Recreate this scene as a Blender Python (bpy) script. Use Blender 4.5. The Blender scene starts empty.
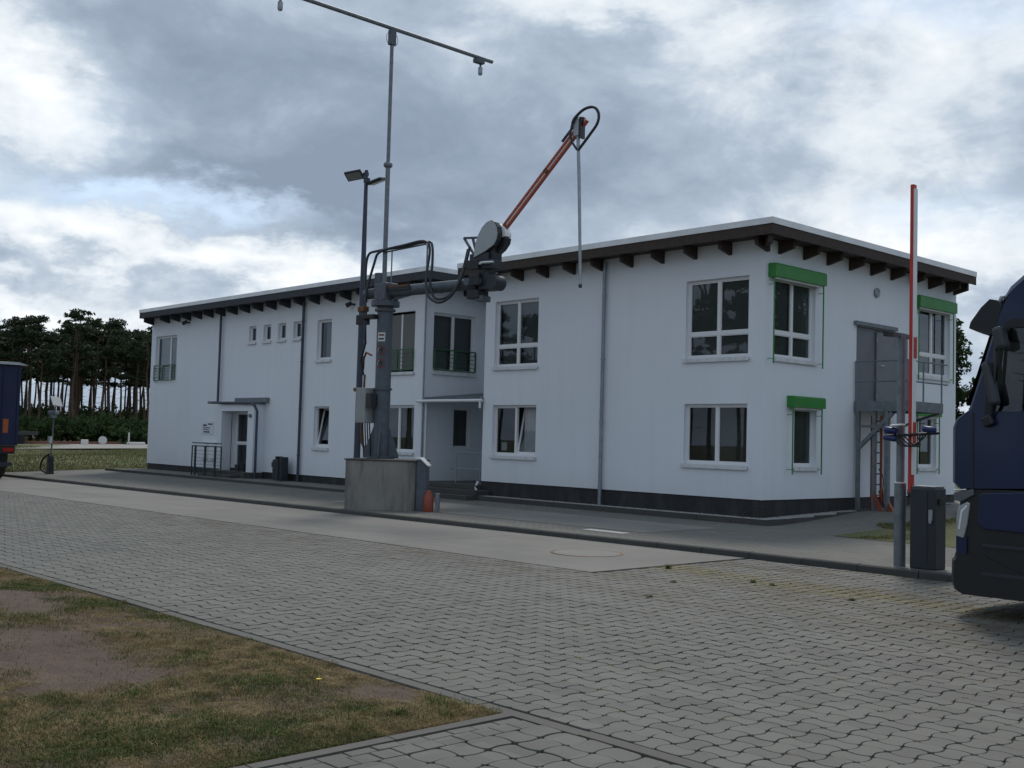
import bpy, math, random
import numpy as np
from mathutils import Vector, Matrix

random.seed(7)
rng = np.random.default_rng(11)
scene = bpy.context.scene
col = scene.collection
R = math.radians

# ------------------------------------------------------------------ camera
YAW, PITCH, ROLL, FPX = 0.8212, 0.0495, 0.0269, 1110.9
fw = Vector((-math.sin(YAW) * math.cos(PITCH), math.cos(YAW) * math.cos(PITCH), math.sin(PITCH)))
rt = Vector((math.cos(YAW), math.sin(YAW), 0))
up = rt.cross(fw)
rt2 = rt * math.cos(ROLL) + up * math.sin(ROLL)
up2 = up * math.cos(ROLL) - rt * math.sin(ROLL)
cd = bpy.data.cameras.new('camera')
cam = bpy.data.objects.new('camera', cd)
col.objects.link(cam)
M = Matrix((rt2, up2, -fw)).transposed().to_4x4()
M.translation = (0, 0, 1.7)
cam.matrix_world = M
cd.sensor_width = 36
cd.lens = 36 * FPX / 1024
cd.clip_start = 0.1
cd.clip_end = 5000
scene.camera = cam

# ------------------------------------------------------------------ world, sun, exposure
SUN_AZ, SUN_EL = -0.62, R(52)          # azimuth from +Y towards +X
CLOUD_GAIN = 1.0
scene.view_settings.view_transform = 'Standard'
scene.view_settings.look = 'None'
scene.view_settings.exposure = 0.72
scene.view_settings.gamma = 1.0
scene.view_settings.use_curve_mapping = False

world = bpy.data.worlds.new('World')
scene.world = world
world.use_nodes = True
wt = world.node_tree
wt.nodes.clear()


class NT:
    """small helper for node trees"""
    def __init__(s, tree):
        s.t = tree

    def n(s, kind, **kw):
        nd = s.t.nodes.new(kind)
        for k, v in kw.items():
            setattr(nd, k, v)
        return nd

    def put(s, sock, v):
        if isinstance(v, (int, float)):
            sock.default_value = v
        elif isinstance(v, (tuple, list)):
            if len(v) == 3 and sock.type == 'RGBA':
                v = (*v, 1)
            sock.default_value = v
        else:
            s.t.links.new(v, sock)

    def m(s, op, a, b=None, c=None, clamp=False):
        nd = s.n('ShaderNodeMath', operation=op)
        nd.use_clamp = clamp
        s.put(nd.inputs[0], a)
        if b is not None:
            s.put(nd.inputs[1], b)
        if c is not None:
            s.put(nd.inputs[2], c)
        return nd.outputs[0]

    def mix(s, f, a, b, blend='MIX'):
        nd = s.n('ShaderNodeMix', data_type='RGBA', blend_type=blend)
        s.put(nd.inputs[0], f)
        s.put(nd.inputs[6], a)
        s.put(nd.inputs[7], b)
        return nd.outputs[2]

    def noise(s, vec, scale, detail=4, rough=0.5, dist=0.0, out=0):
        nd = s.n('ShaderNodeTexNoise')
        if vec is not None:
            s.put(nd.inputs['Vector'], vec)
        nd.inputs['Scale'].default_value = scale
        nd.inputs['Detail'].default_value = detail
        nd.inputs['Roughness'].default_value = rough
        nd.inputs['Distortion'].default_value = dist
        return nd.outputs[out]

    def ramp(s, f, stops, interp='LINEAR'):
        nd = s.n('ShaderNodeValToRGB')
        cr = nd.color_ramp
        cr.interpolation = interp
        while len(cr.elements) < len(stops):
            cr.elements.new(0.5)
        for e, (p, c) in zip(cr.elements, stops):
            e.position = p
            e.color = (*c, 1) if len(c) == 3 else c
        s.put(nd.inputs[0], f)
        return nd.outputs[0]

    def mapr(s, v, a, b, c=0.0, d=1.0, smooth=False):
        nd = s.n('ShaderNodeMapRange')
        if smooth:
            nd.interpolation_type = 'SMOOTHSTEP'
        s.put(nd.inputs[0], v)
        for i, q in enumerate((a, b, c, d)):
            nd.inputs[1 + i].default_value = q
        return nd.outputs[0]

    def scale(s, vec, sx, sy, sz):
        nd = s.n('ShaderNodeVectorMath', operation='MULTIPLY')
        s.put(nd.inputs[0], vec)
        nd.inputs[1].default_value = (sx, sy, sz)
        return nd.outputs[0]


def build_sky():
    w = NT(wt)
    tc = w.n('ShaderNodeTexCoord').outputs['Generated']
    sep = w.n('ShaderNodeSeparateXYZ')
    w.put(sep.inputs[0], tc)
    dx, dy, dz = sep.outputs
    sky = w.n('ShaderNodeTexSky', sky_type='NISHITA')
    sky.sun_disc = False
    sky.sun_elevation = SUN_EL
    sky.sun_rotation = SUN_AZ
    sky.air_density = 1.0
    sky.dust_density = 1.5
    flat = w.scale(tc, 1, 1, 2.3)
    wa = w.m('MULTIPLY', w.m('SUBTRACT', w.noise(flat, 5.0, 6, 0.6), 0.5), 0.22)
    we = w.m('MULTIPLY', w.m('SUBTRACT', w.noise(w.scale(tc, 1.3, 1.3, 2.9), 6.3, 6, 0.6), 0.5), 0.13)
    a = w.m('ADD', w.m('ADD', w.m('ARCTAN2', dx, dy), YAW), wa)
    e = w.m('ADD', w.m('ARCSINE', dz), we)

    def blob(u, v, su, sv):
        a0 = math.atan((u - 512) / FPX)
        e0 = (436 + 0.027 * (u - 512) - v) / FPX * math.cos(a0)
        q = w.m('ADD', w.m('POWER', w.m('ABSOLUTE', w.m('DIVIDE', w.m('SUBTRACT', a, a0), su / FPX)), 2.0),
                w.m('POWER', w.m('ABSOLUTE', w.m('DIVIDE', w.m('SUBTRACT', e, e0), sv / FPX)), 2.0))
        return w.m('EXPONENT', w.m('MULTIPLY', q, -1.0))

    n1 = w.noise(flat, 3.1, 9, 0.56, 0.25)
    n2 = w.noise(w.scale(tc, 1, 1, 1.7), 8.0, 10, 0.58, 0.35)
    t = w.m('ADD', w.m('MULTIPLY', w.m('SUBTRACT', n1, 0.5), 1.15), 0.44)
    n3 = w.noise(w.scale(tc, 1, 1, 1.5), 11.0, 6, 0.55, 0.5)
    puff = w.m('SUBTRACT', 1.0, w.m('MULTIPLY', w.m('ABSOLUTE', w.m('SUBTRACT', n3, 0.5)), 4.0))
    puff2 = w.m('SUBTRACT', 1.0, w.m('MULTIPLY', w.m('ABSOLUTE', w.m('SUBTRACT', w.noise(w.scale(tc, 1, 1, 1.4), 24.0, 6, 0.6, 0.3), 0.5)), 4.0))
    t = w.m('ADD', t, w.m('MULTIPLY', w.m('SUBTRACT', n2, 0.5), 0.95))
    t = w.m('ADD', t, w.m('MULTIPLY', w.m('SUBTRACT', 0.45, puff), 0.13))
    t = w.m('ADD', t, w.m('MULTIPLY', w.m('SUBTRACT', 0.45, puff2), 0.06))
    for (u, v, su, sv, k) in [
            (230, 105, 190, 95, -0.24), (390, 215, 230, 55, -0.26), (130, 172, 150, 24, -0.16),
            (590, 150, 170, 120, -0.10), (60, 272, 130, 12, -0.10),
            (0, 70, 60, 85, 0.62), (60, 140, 90, 30, 0.20), (120, 236, 330, 26, 0.46), (310, 268, 190, 20, 0.36),
            (30, 306, 150, 18, 0.38), (880, 95, 140, 85, 0.34), (610, 8, 120, 28, 0.42),
            (960, 245, 120, 30, 0.42), (830, 190, 110, 50, 0.20)]:
        t = w.m('ADD', t, w.m('MULTIPLY', blob(u, v, su, sv), k))
    cloud = w.ramp(w.m('MULTIPLY', t, 1.0, clamp=True), [
        (0.0, (0.165, 0.205, 0.266)), (0.20, (0.200, 0.246, 0.310)), (0.42, (0.270, 0.322, 0.390)),
        (0.54, (0.345, 0.395, 0.452)), (0.66, (0.450, 0.492, 0.535)), (0.84, (0.545, 0.575, 0.600)), (1.0, (0.64, 0.655, 0.67))])
    gap = w.m('MULTIPLY', w.m('SUBTRACT', w.noise(flat, 2.2, 5, 0.5), 0.60), 2.5)
    for (u, v, su, sv, k) in [(170, 202, 190, 20, 1.5), (985, 8, 150, 34, 1.5), (925, 205, 90, 28, 0.9),
                              (560, 330, 900, 40, 0.15)]:
        gap = w.m('ADD', gap, w.m('MULTIPLY', blob(u, v, su, sv), k))
    gap = w.m('MULTIPLY', gap, w.mapr(n2, 0.30, 0.62, 1.0, 0.35), clamp=True)
    cl10 = w.n('ShaderNodeVectorMath', operation='SCALE')
    w.put(cl10.inputs[0], cloud)
    cl10.inputs[3].default_value = 10.0 * CLOUD_GAIN
    # thin veil over the blue
    veil = w.mix(0.55, sky.outputs[0], (4.0, 5.0, 6.1))
    mixed = w.mix(gap, cl10.outputs[0], veil)
    bg = w.n('ShaderNodeBackground')
    w.put(bg.inputs[0], mixed)
    bg.inputs[1].default_value = 0.1
    out = w.n('ShaderNodeOutputWorld')
    wt.links.new(bg.outputs[0], out.inputs[0])


build_sky()
sd = bpy.data.lights.new('sun', 'SUN')
sd.energy = 1.1
sd.angle = R(14)
sd.color = (1.0, 0.94, 0.85)
sun = bpy.data.objects.new('sun', sd)
col.objects.link(sun)
sdir = Vector((math.sin(SUN_AZ) * math.cos(SUN_EL), math.cos(SUN_AZ) * math.cos(SUN_EL), math.sin(SUN_EL)))
sun.rotation_euler = sdir.to_track_quat('Z', 'Y').to_euler()
sun.location = (0, 0, 30)

# ------------------------------------------------------------------ materials
MATS = {}


def mat(name, color=(0.5, 0.5, 0.5), rough=0.6, metal=0.0, var=0.0, vscale=3.0, bump=0.0, bscale=40.0,
        dirt=None, dirt_scale=1.2, dirt_amt=0.4, spec=0.5, coat=0.0):
    if name in MATS:
        return MATS[name]
    m = bpy.data.materials.new(name)
    m.use_nodes = True
    w = NT(m.node_tree)
    b = m.node_tree.nodes['Principled BSDF']
    b.inputs['Roughness'].default_value = rough
    b.inputs['Metallic'].default_value = metal
    b.inputs['Specular IOR Level'].default_value = spec
    b.inputs['Coat Weight'].default_value = coat
    b.inputs['Coat Roughness'].default_value = 0.08
    pos = w.n('ShaderNodeNewGeometry').outputs['Position']
    c = (*color, 1)
    if var:
        f = w.noise(pos, vscale, 6, 0.6)
        lo = tuple(x * (1 - var) for x in color)
        hi = tuple(min(1, x * (1 + var)) for x in color)
        c = w.ramp(f, [(0.25, lo), (0.75, hi)])
    if dirt:
        f2 = w.noise(w.scale(pos, 1, 1, 0.35), dirt_scale, 8, 0.65)
        c = w.mix(w.mapr(f2, 0.48, 0.72, 0, dirt_amt), c, dirt)
    w.put(b.inputs['Base Color'], c)
    if bump:
        bn = w.n('ShaderNodeBump')
        bn.inputs['Strength'].default_value = bump
        bn.inputs['Distance'].default_value = 0.01
        w.put(bn.inputs['Height'], w.noise(pos, bscale, 5, 0.6))
        m.node_tree.links.new(bn.outputs[0], b.inputs['Normal'])
    MATS[name] = m
    return m


def m_glass():
    m = bpy.data.materials.new('window_glass')
    m.use_nodes = True
    t = m.node_tree
    t.nodes.clear()
    w = NT(t)
    tr = w.n('ShaderNodeBsdfTransparent')
    tr.inputs[0].default_value = (0.72, 0.78, 0.78, 1)
    gl = w.n('ShaderNodeBsdfGlossy')
    gl.inputs['Roughness'].default_value = 0.01
    gl.inputs[0].default_value = (0.9, 0.95, 1, 1)
    fr = w.n('ShaderNodeFresnel')
    fr.inputs[0].default_value = 1.52
    bn = w.n('ShaderNodeBump')
    bn.inputs['Strength'].default_value = 0.02
    w.put(bn.inputs['Height'], w.noise(w.n('ShaderNodeNewGeometry').outputs['Position'], 1.6, 2))
    t.links.new(bn.outputs[0], gl.inputs['Normal'])
    f = w.m('MULTIPLY', fr.outputs[0], 1.35, clamp=True)
    mx = w.n('ShaderNodeMixShader')
    w.put(mx.inputs[0], f)
    t.links.new(tr.outputs[0], mx.inputs[1])
    t.links.new(gl.outputs[0], mx.inputs[2])
    o = w.n('ShaderNodeOutputMaterial')
    t.links.new(mx.outputs[0], o.inputs[0])
    return m


GLASS = m_glass()


def m_custom(name):
    m = bpy.data.materials.new(name)
    m.use_nodes = True
    w = NT(m.node_tree)
    b = m.node_tree.nodes['Principled BSDF']
    pos = w.n('ShaderNodeNewGeometry').outputs['Position']
    return m, w, b, pos


def add_bump(w, m, b, h, strength=0.5, dist=0.01):
    bn = w.n('ShaderNodeBump')
    bn.inputs['Strength'].default_value = strength
    bn.inputs['Distance'].default_value = dist
    w.put(bn.inputs['Height'], h)
    m.node_tree.links.new(bn.outputs[0], b.inputs['Normal'])


def m_stucco():
    m, w, b, pos = m_custom('white_stucco')
    big = w.noise(pos, 0.35, 5, 0.6)
    c = w.ramp(big, [(0.3, (0.735, 0.770, 0.820)), (0.7, (0.775, 0.808, 0.855))])
    st = w.noise(w.scale(pos, 3.0, 3.0, 0.18), 1.4, 7, 0.6)
    c = w.mix(w.mapr(st, 0.50, 0.75, 0, 0.14), c, (0.54, 0.55, 0.55))
    sep = w.n('ShaderNodeSeparateXYZ')
    w.put(sep.inputs[0], pos)
    splash = w.m('MULTIPLY', w.mapr(sep.outputs[2], 0.3, 1.0, 0.30, 0.0), w.noise(pos, 2.2, 6, 0.65), clamp=True)
    c = w.mix(splash, c, (0.42, 0.42, 0.40))
    w.put(b.inputs['Base Color'], c)
    b.inputs['Roughness'].default_value = 0.9
    add_bump(w, m, b, w.noise(pos, 120, 3, 0.6), 0.35, 0.006)
    return m


PS = 0.19          # paver module
PX0, PY0 = -48.0, 5.47


def m_paver(name, base, moss=0.25, debris=False):
    m, w, b, pos = m_custom(name)
    sep = w.n('ShaderNodeSeparateXYZ')
    w.put(sep.inputs[0], pos)
    ix = w.m('FLOOR', w.m('DIVIDE', w.m('SUBTRACT', sep.outputs[0], PX0), PS))
    iy = w.m('FLOOR', w.m('DIVIDE', w.m('SUBTRACT', sep.outputs[1], PY0), PS))
    cmb = w.n('ShaderNodeCombineXYZ')
    w.put(cmb.inputs[0], ix)
    w.put(cmb.inputs[1], iy)
    wn = w.n('ShaderNodeTexWhiteNoise', noise_dimensions='2D')
    w.put(wn.inputs[0], cmb.outputs[0])
    lo = tuple(x * 0.80 for x in base)
    hi = tuple(x * 1.16 for x in base)
    c = w.ramp(wn.outputs[0], [(0, lo), (0.5, base), (1, hi)])
    stain = w.noise(pos, 0.55, 7, 0.62)
    c = w.mix(w.mapr(stain, 0.46, 0.72, 0, 0.55), c, (base[0] * 0.62, base[1] * 0.62, base[2] * 0.6))
    grit = w.noise(pos, 95, 4, 0.7)
    c = w.mix(w.mapr(grit, 0.40, 0.70, 0, 0.5), c, tuple(x * 0.66 for x in base))
    spots = w.noise(pos, 9, 6, 0.7)
    c = w.mix(w.mapr(spots, 0.58, 0.70, 0, moss), c, (0.11, 0.115, 0.08))
    # light wheel tracks run along the lane
    trk = w.noise(w.scale(pos, 0.10, 1.1, 1), 1.2, 4, 0.55)
    c = w.mix(w.mapr(trk, 0.50, 0.68, 0, 0.30), c, tuple(x * 1.25 for x in base))
    if debris:
        # brown leaf litter and moss gathered along the concrete lane
        band = w.m('MULTIPLY', w.mapr(sep.outputs[1], 10.2, 11.9, 0, 1), w.mapr(sep.outputs[0], -29, -24, 0, 1), clamp=True)
        db = w.noise(w.scale(pos, .55, 1.6, 1), 1.5, 8, .68)
        c = w.mix(w.m('MULTIPLY', band, w.mapr(db, .47, .60, 0, .85), clamp=True), c, (0.085, 0.066, 0.042))
        band2 = w.m('MULTIPLY', w.mapr(w.m('ABSOLUTE', w.m('SUBTRACT', w.m('ADD', sep.outputs[1], w.m('MULTIPLY', sep.outputs[0], .07)), 12.75)), .0, .75, 1, 0), w.mapr(sep.outputs[0], -12.3, -11.4, 0, 1), clamp=True)
        c = w.mix(w.m('MULTIPLY', band2, w.mapr(w.noise(pos, 3.2, 7, .7), .38, .54, 0, .9), clamp=True), c, (0.135, 0.125, 0.055))
        # tyre marks and oil
        ty = w.noise(w.scale(pos, .16, 2.6, 1), 1.3, 5, .6)
        c = w.mix(w.mapr(ty, .56, .70, 0, .38), c, tuple(x * .55 for x in base))
        oil = w.noise(pos, .9, 3, .4)
        c = w.mix(w.mapr(oil, .67, .76, 0, .5), c, (0.06, 0.058, 0.055))
    w.put(b.inputs['Base Color'], c)
    w.put(b.inputs['Roughness'], w.mapr(stain, 0.3, 0.7, 0.86, 0.7))
    add_bump(w, m, b, w.noise(pos, 160, 3, 0.65), 0.35, 0.004)
    return m


def m_concrete(name, base, stain_c, amt=0.5, sc=0.7, vertical=False, streak=None):
    m, w, b, pos = m_custom(name)
    f = w.noise(pos, sc, 8, 0.62)
    c = w.ramp(f, [(0.28, tuple(x * 0.78 for x in base)), (0.72, tuple(x * 1.14 for x in base))])
    v = w.scale(pos, 2.0, 2.0, 0.25) if vertical else w.scale(pos, 0.12, 1.3, 1)
    f2 = w.noise(v, 1.8 if vertical else 1.0, 8, 0.66)
    c = w.mix(w.mapr(f2, 0.46, 0.70, 0, amt), c, stain_c)
    if streak:
        f3 = w.noise(w.scale(pos, 0.2, 0.9, 1), 2.3, 6, 0.6)
        c = w.mix(w.mapr(f3, 0.54, 0.68, 0, 0.35), c, streak)
    g = w.noise(pos, 70, 4, 0.7)
    c = w.mix(w.mapr(g, 0.45, 0.72, 0, 0.35), c, tuple(x * 0.6 for x in base))
    w.put(b.inputs['Base Color'], c)
    b.inputs['Roughness'].default_value = 0.85
    add_bump(w, m, b, w.noise(pos, 60, 5, 0.7), 0.35, 0.006)
    return m


def m_brick_paving(name, base, joint, sx=0.20, sy=0.10):
    m, w, b, pos = m_custom(name)
    br = w.n('ShaderNodeTexBrick')
    w.put(br.inputs['Vector'], pos)
    br.inputs['Color1'].default_value = (*[x * 0.85 for x in base], 1)
    br.inputs['Color2'].default_value = (*[x * 1.12 for x in base], 1)
    br.inputs['Mortar'].default_value = (*joint, 1)
    br.inputs['Scale'].default_value = 1.0
    br.inputs['Mortar Size'].default_value = 0.007
    br.inputs['Brick Width'].default_value = sx
    br.inputs['Row Height'].default_value = sy
    c = br.outputs[0]
    f = w.noise(pos, 0.6, 8, 0.62)
    c = w.mix(w.mapr(f, 0.42, 0.7, 0, 0.6), c, tuple(x * 0.6 for x in base))
    g = w.noise(pos, 6, 7, 0.7)
    c = w.mix(w.mapr(g, 0.52, 0.68, 0, 0.4), c, (0.10, 0.105, 0.07))
    w.put(b.inputs['Base Color'], c)
    b.inputs['Roughness'].default_value = 0.88
    hh = w.m('ADD', w.m('MULTIPLY', br.outputs['Fac'], -1.0), w.m('MULTIPLY', w.noise(pos, 60, 4), 0.3))
    add_bump(w, m, b, hh, 0.6, 0.01)
    return m


def m_soil(name, dry, dark, green, gsc=0.8, gamt=0.7):
    m, w, b, pos = m_custom(name)
    f = w.noise(pos, 1.4, 9, 0.68)
    c = w.ramp(f, [(0.25, dark), (0.6, dry), (0.8, tuple(min(1, x * 1.25) for x in dry))])
    g = w.noise(pos, gsc, 8, 0.6)
    c = w.mix(w.mapr(g, 0.45, 0.62, 0, gamt), c, green)
    p = w.noise(pos, 28, 6, 0.75)
    c = w.mix(w.mapr(p, 0.45, 0.75, 0, 0.5), c, dark)
    p2 = w.noise(w.scale(pos, 1.0, 2.6, 1), 4.5, 8, 0.72)
    c = w.mix(w.mapr(p2, 0.50, 0.66, 0, 0.6), c, dark)
    w.put(b.inputs['Base Color'], c)
    b.inputs['Roughness'].default_value = 0.95
    add_bump(w, m, b, w.noise(pos, 22, 8, 0.7), 0.9, 0.03)
    return m


def m_leaf(name, a, c2, sc=0.6, tr=0.25):
    m, w, b, pos = m_custom(name)
    f = w.noise(pos, sc, 6, 0.7)
    c = w.ramp(f, [(0.3, a), (0.7, c2)])
    w.put(b.inputs['Base Color'], c)
    b.inputs['Roughness'].default_value = 0.65
    b.inputs['Specular IOR Level'].default_value = 0.25
    if tr:
        tl = w.n('ShaderNodeBsdfTranslucent')
        w.put(tl.inputs[0], c)
        mx = w.n('ShaderNodeMixShader')
        mx.inputs[0].default_value = tr
        o = m.node_tree.nodes['Material Output']
        m.node_tree.links.new(b.outputs[0], mx.inputs[1])
        m.node_tree.links.new(tl.outputs[0], mx.inputs[2])
        m.node_tree.links.new(mx.outputs[0], o.inputs[0])
    return m


STUCCO = m_stucco()
PAVER = m_paver('yard_paver_concrete', (0.136, 0.133, 0.119), 0.25, True)
PATHPAVER = m_paver('path_paver_concrete', (0.128, 0.125, 0.112), 0.35)
JOINT = m_soil('joint_sand_and_moss', (0.040, 0.036, 0.028), (0.02, 0.018, 0.014), (0.05, 0.055, 0.025), 1.1, 0.6)
SLABC = m_concrete('lane_concrete', (0.192, 0.184, 0.168), (0.130, 0.123, 0.113), 0.4, 0.5, streak=(0.225, 0.205, 0.168))
SLABC2 = m_concrete('forecourt_concrete', (0.215, 0.207, 0.187), (0.15, 0.142, 0.128), 0.4, 0.5)
BLOCKC = m_concrete('stained_concrete', (0.255, 0.245, 0.222), (0.05, 0.05, 0.043), 0.9, 1.3, vertical=True)
KERBC = m_concrete('kerb_concrete', (0.070, 0.068, 0.063), (0.08, 0.08, 0.07), 0.6, 1.1)  # base colour darkened to carry the shade on the kerb's road-side face
EDGEC = m_concrete('edging_concrete', (0.118, 0.113, 0.102), (0.09, 0.085, 0.07), 0.6, 1.1)
FORE = m_brick_paving('forecourt_paving', (0.172, 0.167, 0.150), (0.055, 0.052, 0.038))
SOIL = m_soil('sandy_soil', (0.150, 0.102, 0.076), (0.065, 0.043, 0.032), (0.095, 0.072, 0.042), 0.9, 0.5)
FIELD = m_soil('far_meadow', (0.15, 0.135, 0.06), (0.07, 0.08, 0.03), (0.075, 0.10, 0.03), 0.25, 0.9)
GRAVEL = mat('gravel_grey', (0.22, 0.215, 0.205), 0.9, var=0.5, vscale=30, bump=0.8, bscale=25)
PLINTH = mat('plinth_anthracite', (0.022, 0.022, 0.024), 0.75, var=0.2, vscale=4, dirt=(0.10, 0.095, 0.085), dirt_scale=2.0, dirt_amt=0.45)
PVC = mat('white_pvc', (0.75, 0.76, 0.77), 0.35)
SILLM = mat('white_metal_sill', (0.66, 0.68, 0.70), 0.4, dirt=(0.35, 0.34, 0.31), dirt_amt=0.5, dirt_scale=5)
ZINC = mat('zinc_grey', (0.27, 0.30, 0.34), 0.5, 0.55, var=0.25, vscale=6)
ALU = mat('roof_edge_aluminium', (0.74, 0.75, 0.76), 0.42, 0.15, var=0.12, vscale=2)
WOODB = mat('dark_brown_timber', (0.046, 0.031, 0.025), 0.75, var=0.35, vscale=8, bump=0.3, bscale=30)
WOODG = mat('dark_slate_timber', (0.040, 0.043, 0.052), 0.75, var=0.3, vscale=8)
ROOFM = mat('roof_sheet', (0.20, 0.20, 0.20), 0.8)
GREEN = mat('green_metal', (0.028, 0.215, 0.032), 0.45, var=0.12, vscale=3)
GREEND = mat('green_railing_paint', (0.018, 0.125, 0.045), 0.45)
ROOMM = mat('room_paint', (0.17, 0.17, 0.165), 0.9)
BLINDM = mat('grey_blind', (0.20, 0.205, 0.215), 0.85, var=0.1, vscale=9)
CURTM = mat('pale_curtain', (0.42, 0.43, 0.44), 0.9, var=0.1, vscale=5)
STEEL = mat('painted_grey_steel', (0.088, 0.105, 0.128), 0.5, 0.2, var=0.22, vscale=5, dirt=(0.06, 0.05, 0.04), dirt_amt=0.5, dirt_scale=3)
GALV = mat('galvanised_steel', (0.33, 0.36, 0.385), 0.48, 0.6, var=0.22, vscale=9)
GALVD = mat('weathered_galvanised_steel', (0.19, 0.21, 0.23), 0.55, 0.5, var=0.25, vscale=7)
POLEB = mat('dark_blue_grey_pole', (0.045, 0.058, 0.085), 0.45, 0.2, var=0.15, vscale=4)
BLACK = mat('black_rubber', (0.013, 0.013, 0.014), 0.6, var=0.2, vscale=12)
BLACKP = mat('black_plastic', (0.012, 0.013, 0.015), 0.42, var=0.15, vscale=6)
HOSE = mat('hose_dark', (0.022, 0.028, 0.038), 0.45)
ANTH = mat('anthracite_sheet', (0.030, 0.035, 0.043), 0.5, 0.1, var=0.12, vscale=3)
REDW = mat('boom_red', (0.50, 0.035, 0.025), 0.4, var=0.1, vscale=4)
ORANGE = mat('rust_orange_paint', (0.42, 0.09, 0.035), 0.55, var=0.25, vscale=9)
REDOR = mat('red_orange_plastic', (0.26, 0.055, 0.028), 0.5, var=0.2, vscale=8)
WHITEP = mat('white_paint', (0.76, 0.77, 0.78), 0.45)
CHROME = mat('bright_metal', (0.62, 0.64, 0.66), 0.28, 0.9)
MIRRORM = mat('plate_pale_grey', (0.36, 0.39, 0.40), 0.38, 0.2, var=0.1, vscale=3)
BLUET = mat('truck_blue_paint', (0.0035, 0.015, 0.058), 0.36, 0.1, var=0.08, vscale=2, coat=0.25)
BLUETARP = mat('trailer_blue_tarp', (0.007, 0.014, 0.055), 0.55, var=0.2, vscale=1.5)
BLUED = mat('device_blue', (0.008, 0.022, 0.11), 0.4)
REDL = mat('red_lens', (0.35, 0.012, 0.01), 0.25)
LAMPG = mat('headlamp_lens', (0.42, 0.45, 0.47), 0.12, 0.3)
CABIN = mat('cab_interior', (0.05, 0.05, 0.055), 0.8)
BARK = mat('pine_bark', (0.105, 0.068, 0.045), 0.9, var=0.4, vscale=3)
BARKD = mat('dark_bark', (0.05, 0.042, 0.034), 0.9, var=0.3, vscale=5)
NEEDLE = m_leaf('pine_needles', (0.020, 0.034, 0.017), (0.048, 0.066, 0.032), 0.35)
BUSH = m_leaf('bush_leaves', (0.034, 0.068, 0.022), (0.080, 0.128, 0.040), 0.5)
LEAFR = m_leaf('tree_leaves', (0.022, 0.045, 0.014), (0.05, 0.085, 0.025), 0.8)
GRASS = m_leaf('dry_and_green_grass', (0.100, 0.085, 0.034), (0.46, 0.34, 0.175), 5.0, 0.2)
GRASSG = m_leaf('green_grass', (0.048, 0.082, 0.018), (0.120, 0.140, 0.038), 6.0, 0.2)
GRASSFAR = m_leaf('meadow_grass', (0.070, 0.095, 0.026), (0.185, 0.165, 0.07), 0.12, 0.2)
YELLOW = mat('yellow_petal', (0.75, 0.55, 0.02), 0.6)
SIGNW = mat('sign_white', (0.72, 0.74, 0.76), 0.4)
SIGNB = mat('sign_print_blue', (0.03, 0.05, 0.12), 0.5)
STICKR = mat('sticker_red', (0.16, 0.035, 0.03), 0.5)
STICKW = mat('sticker_white', (0.62, 0.62, 0.60), 0.5)
COPPER = mat('rust_brown', (0.17, 0.075, 0.035), 0.7, 0.2, var=0.3, vscale=9)
RAILD = mat('dark_green_grey_rail', (0.026, 0.055, 0.042), 0.45)
LADDERC = mat('ladder_rust_red', (0.24, 0.052, 0.022), 0.55, var=0.25, vscale=9)
CANOPYG = m_leaf('canopy_sheet', (0.55, 0.60, 0.61), (0.62, 0.66, 0.67), 0.6, 0.75)

# ------------------------------------------------------------------ mesh helpers


def wloc(o):
    v = Vector((0, 0, 0))
    while o is not None:
        v += o.location
        o = o.parent
    return v


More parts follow.
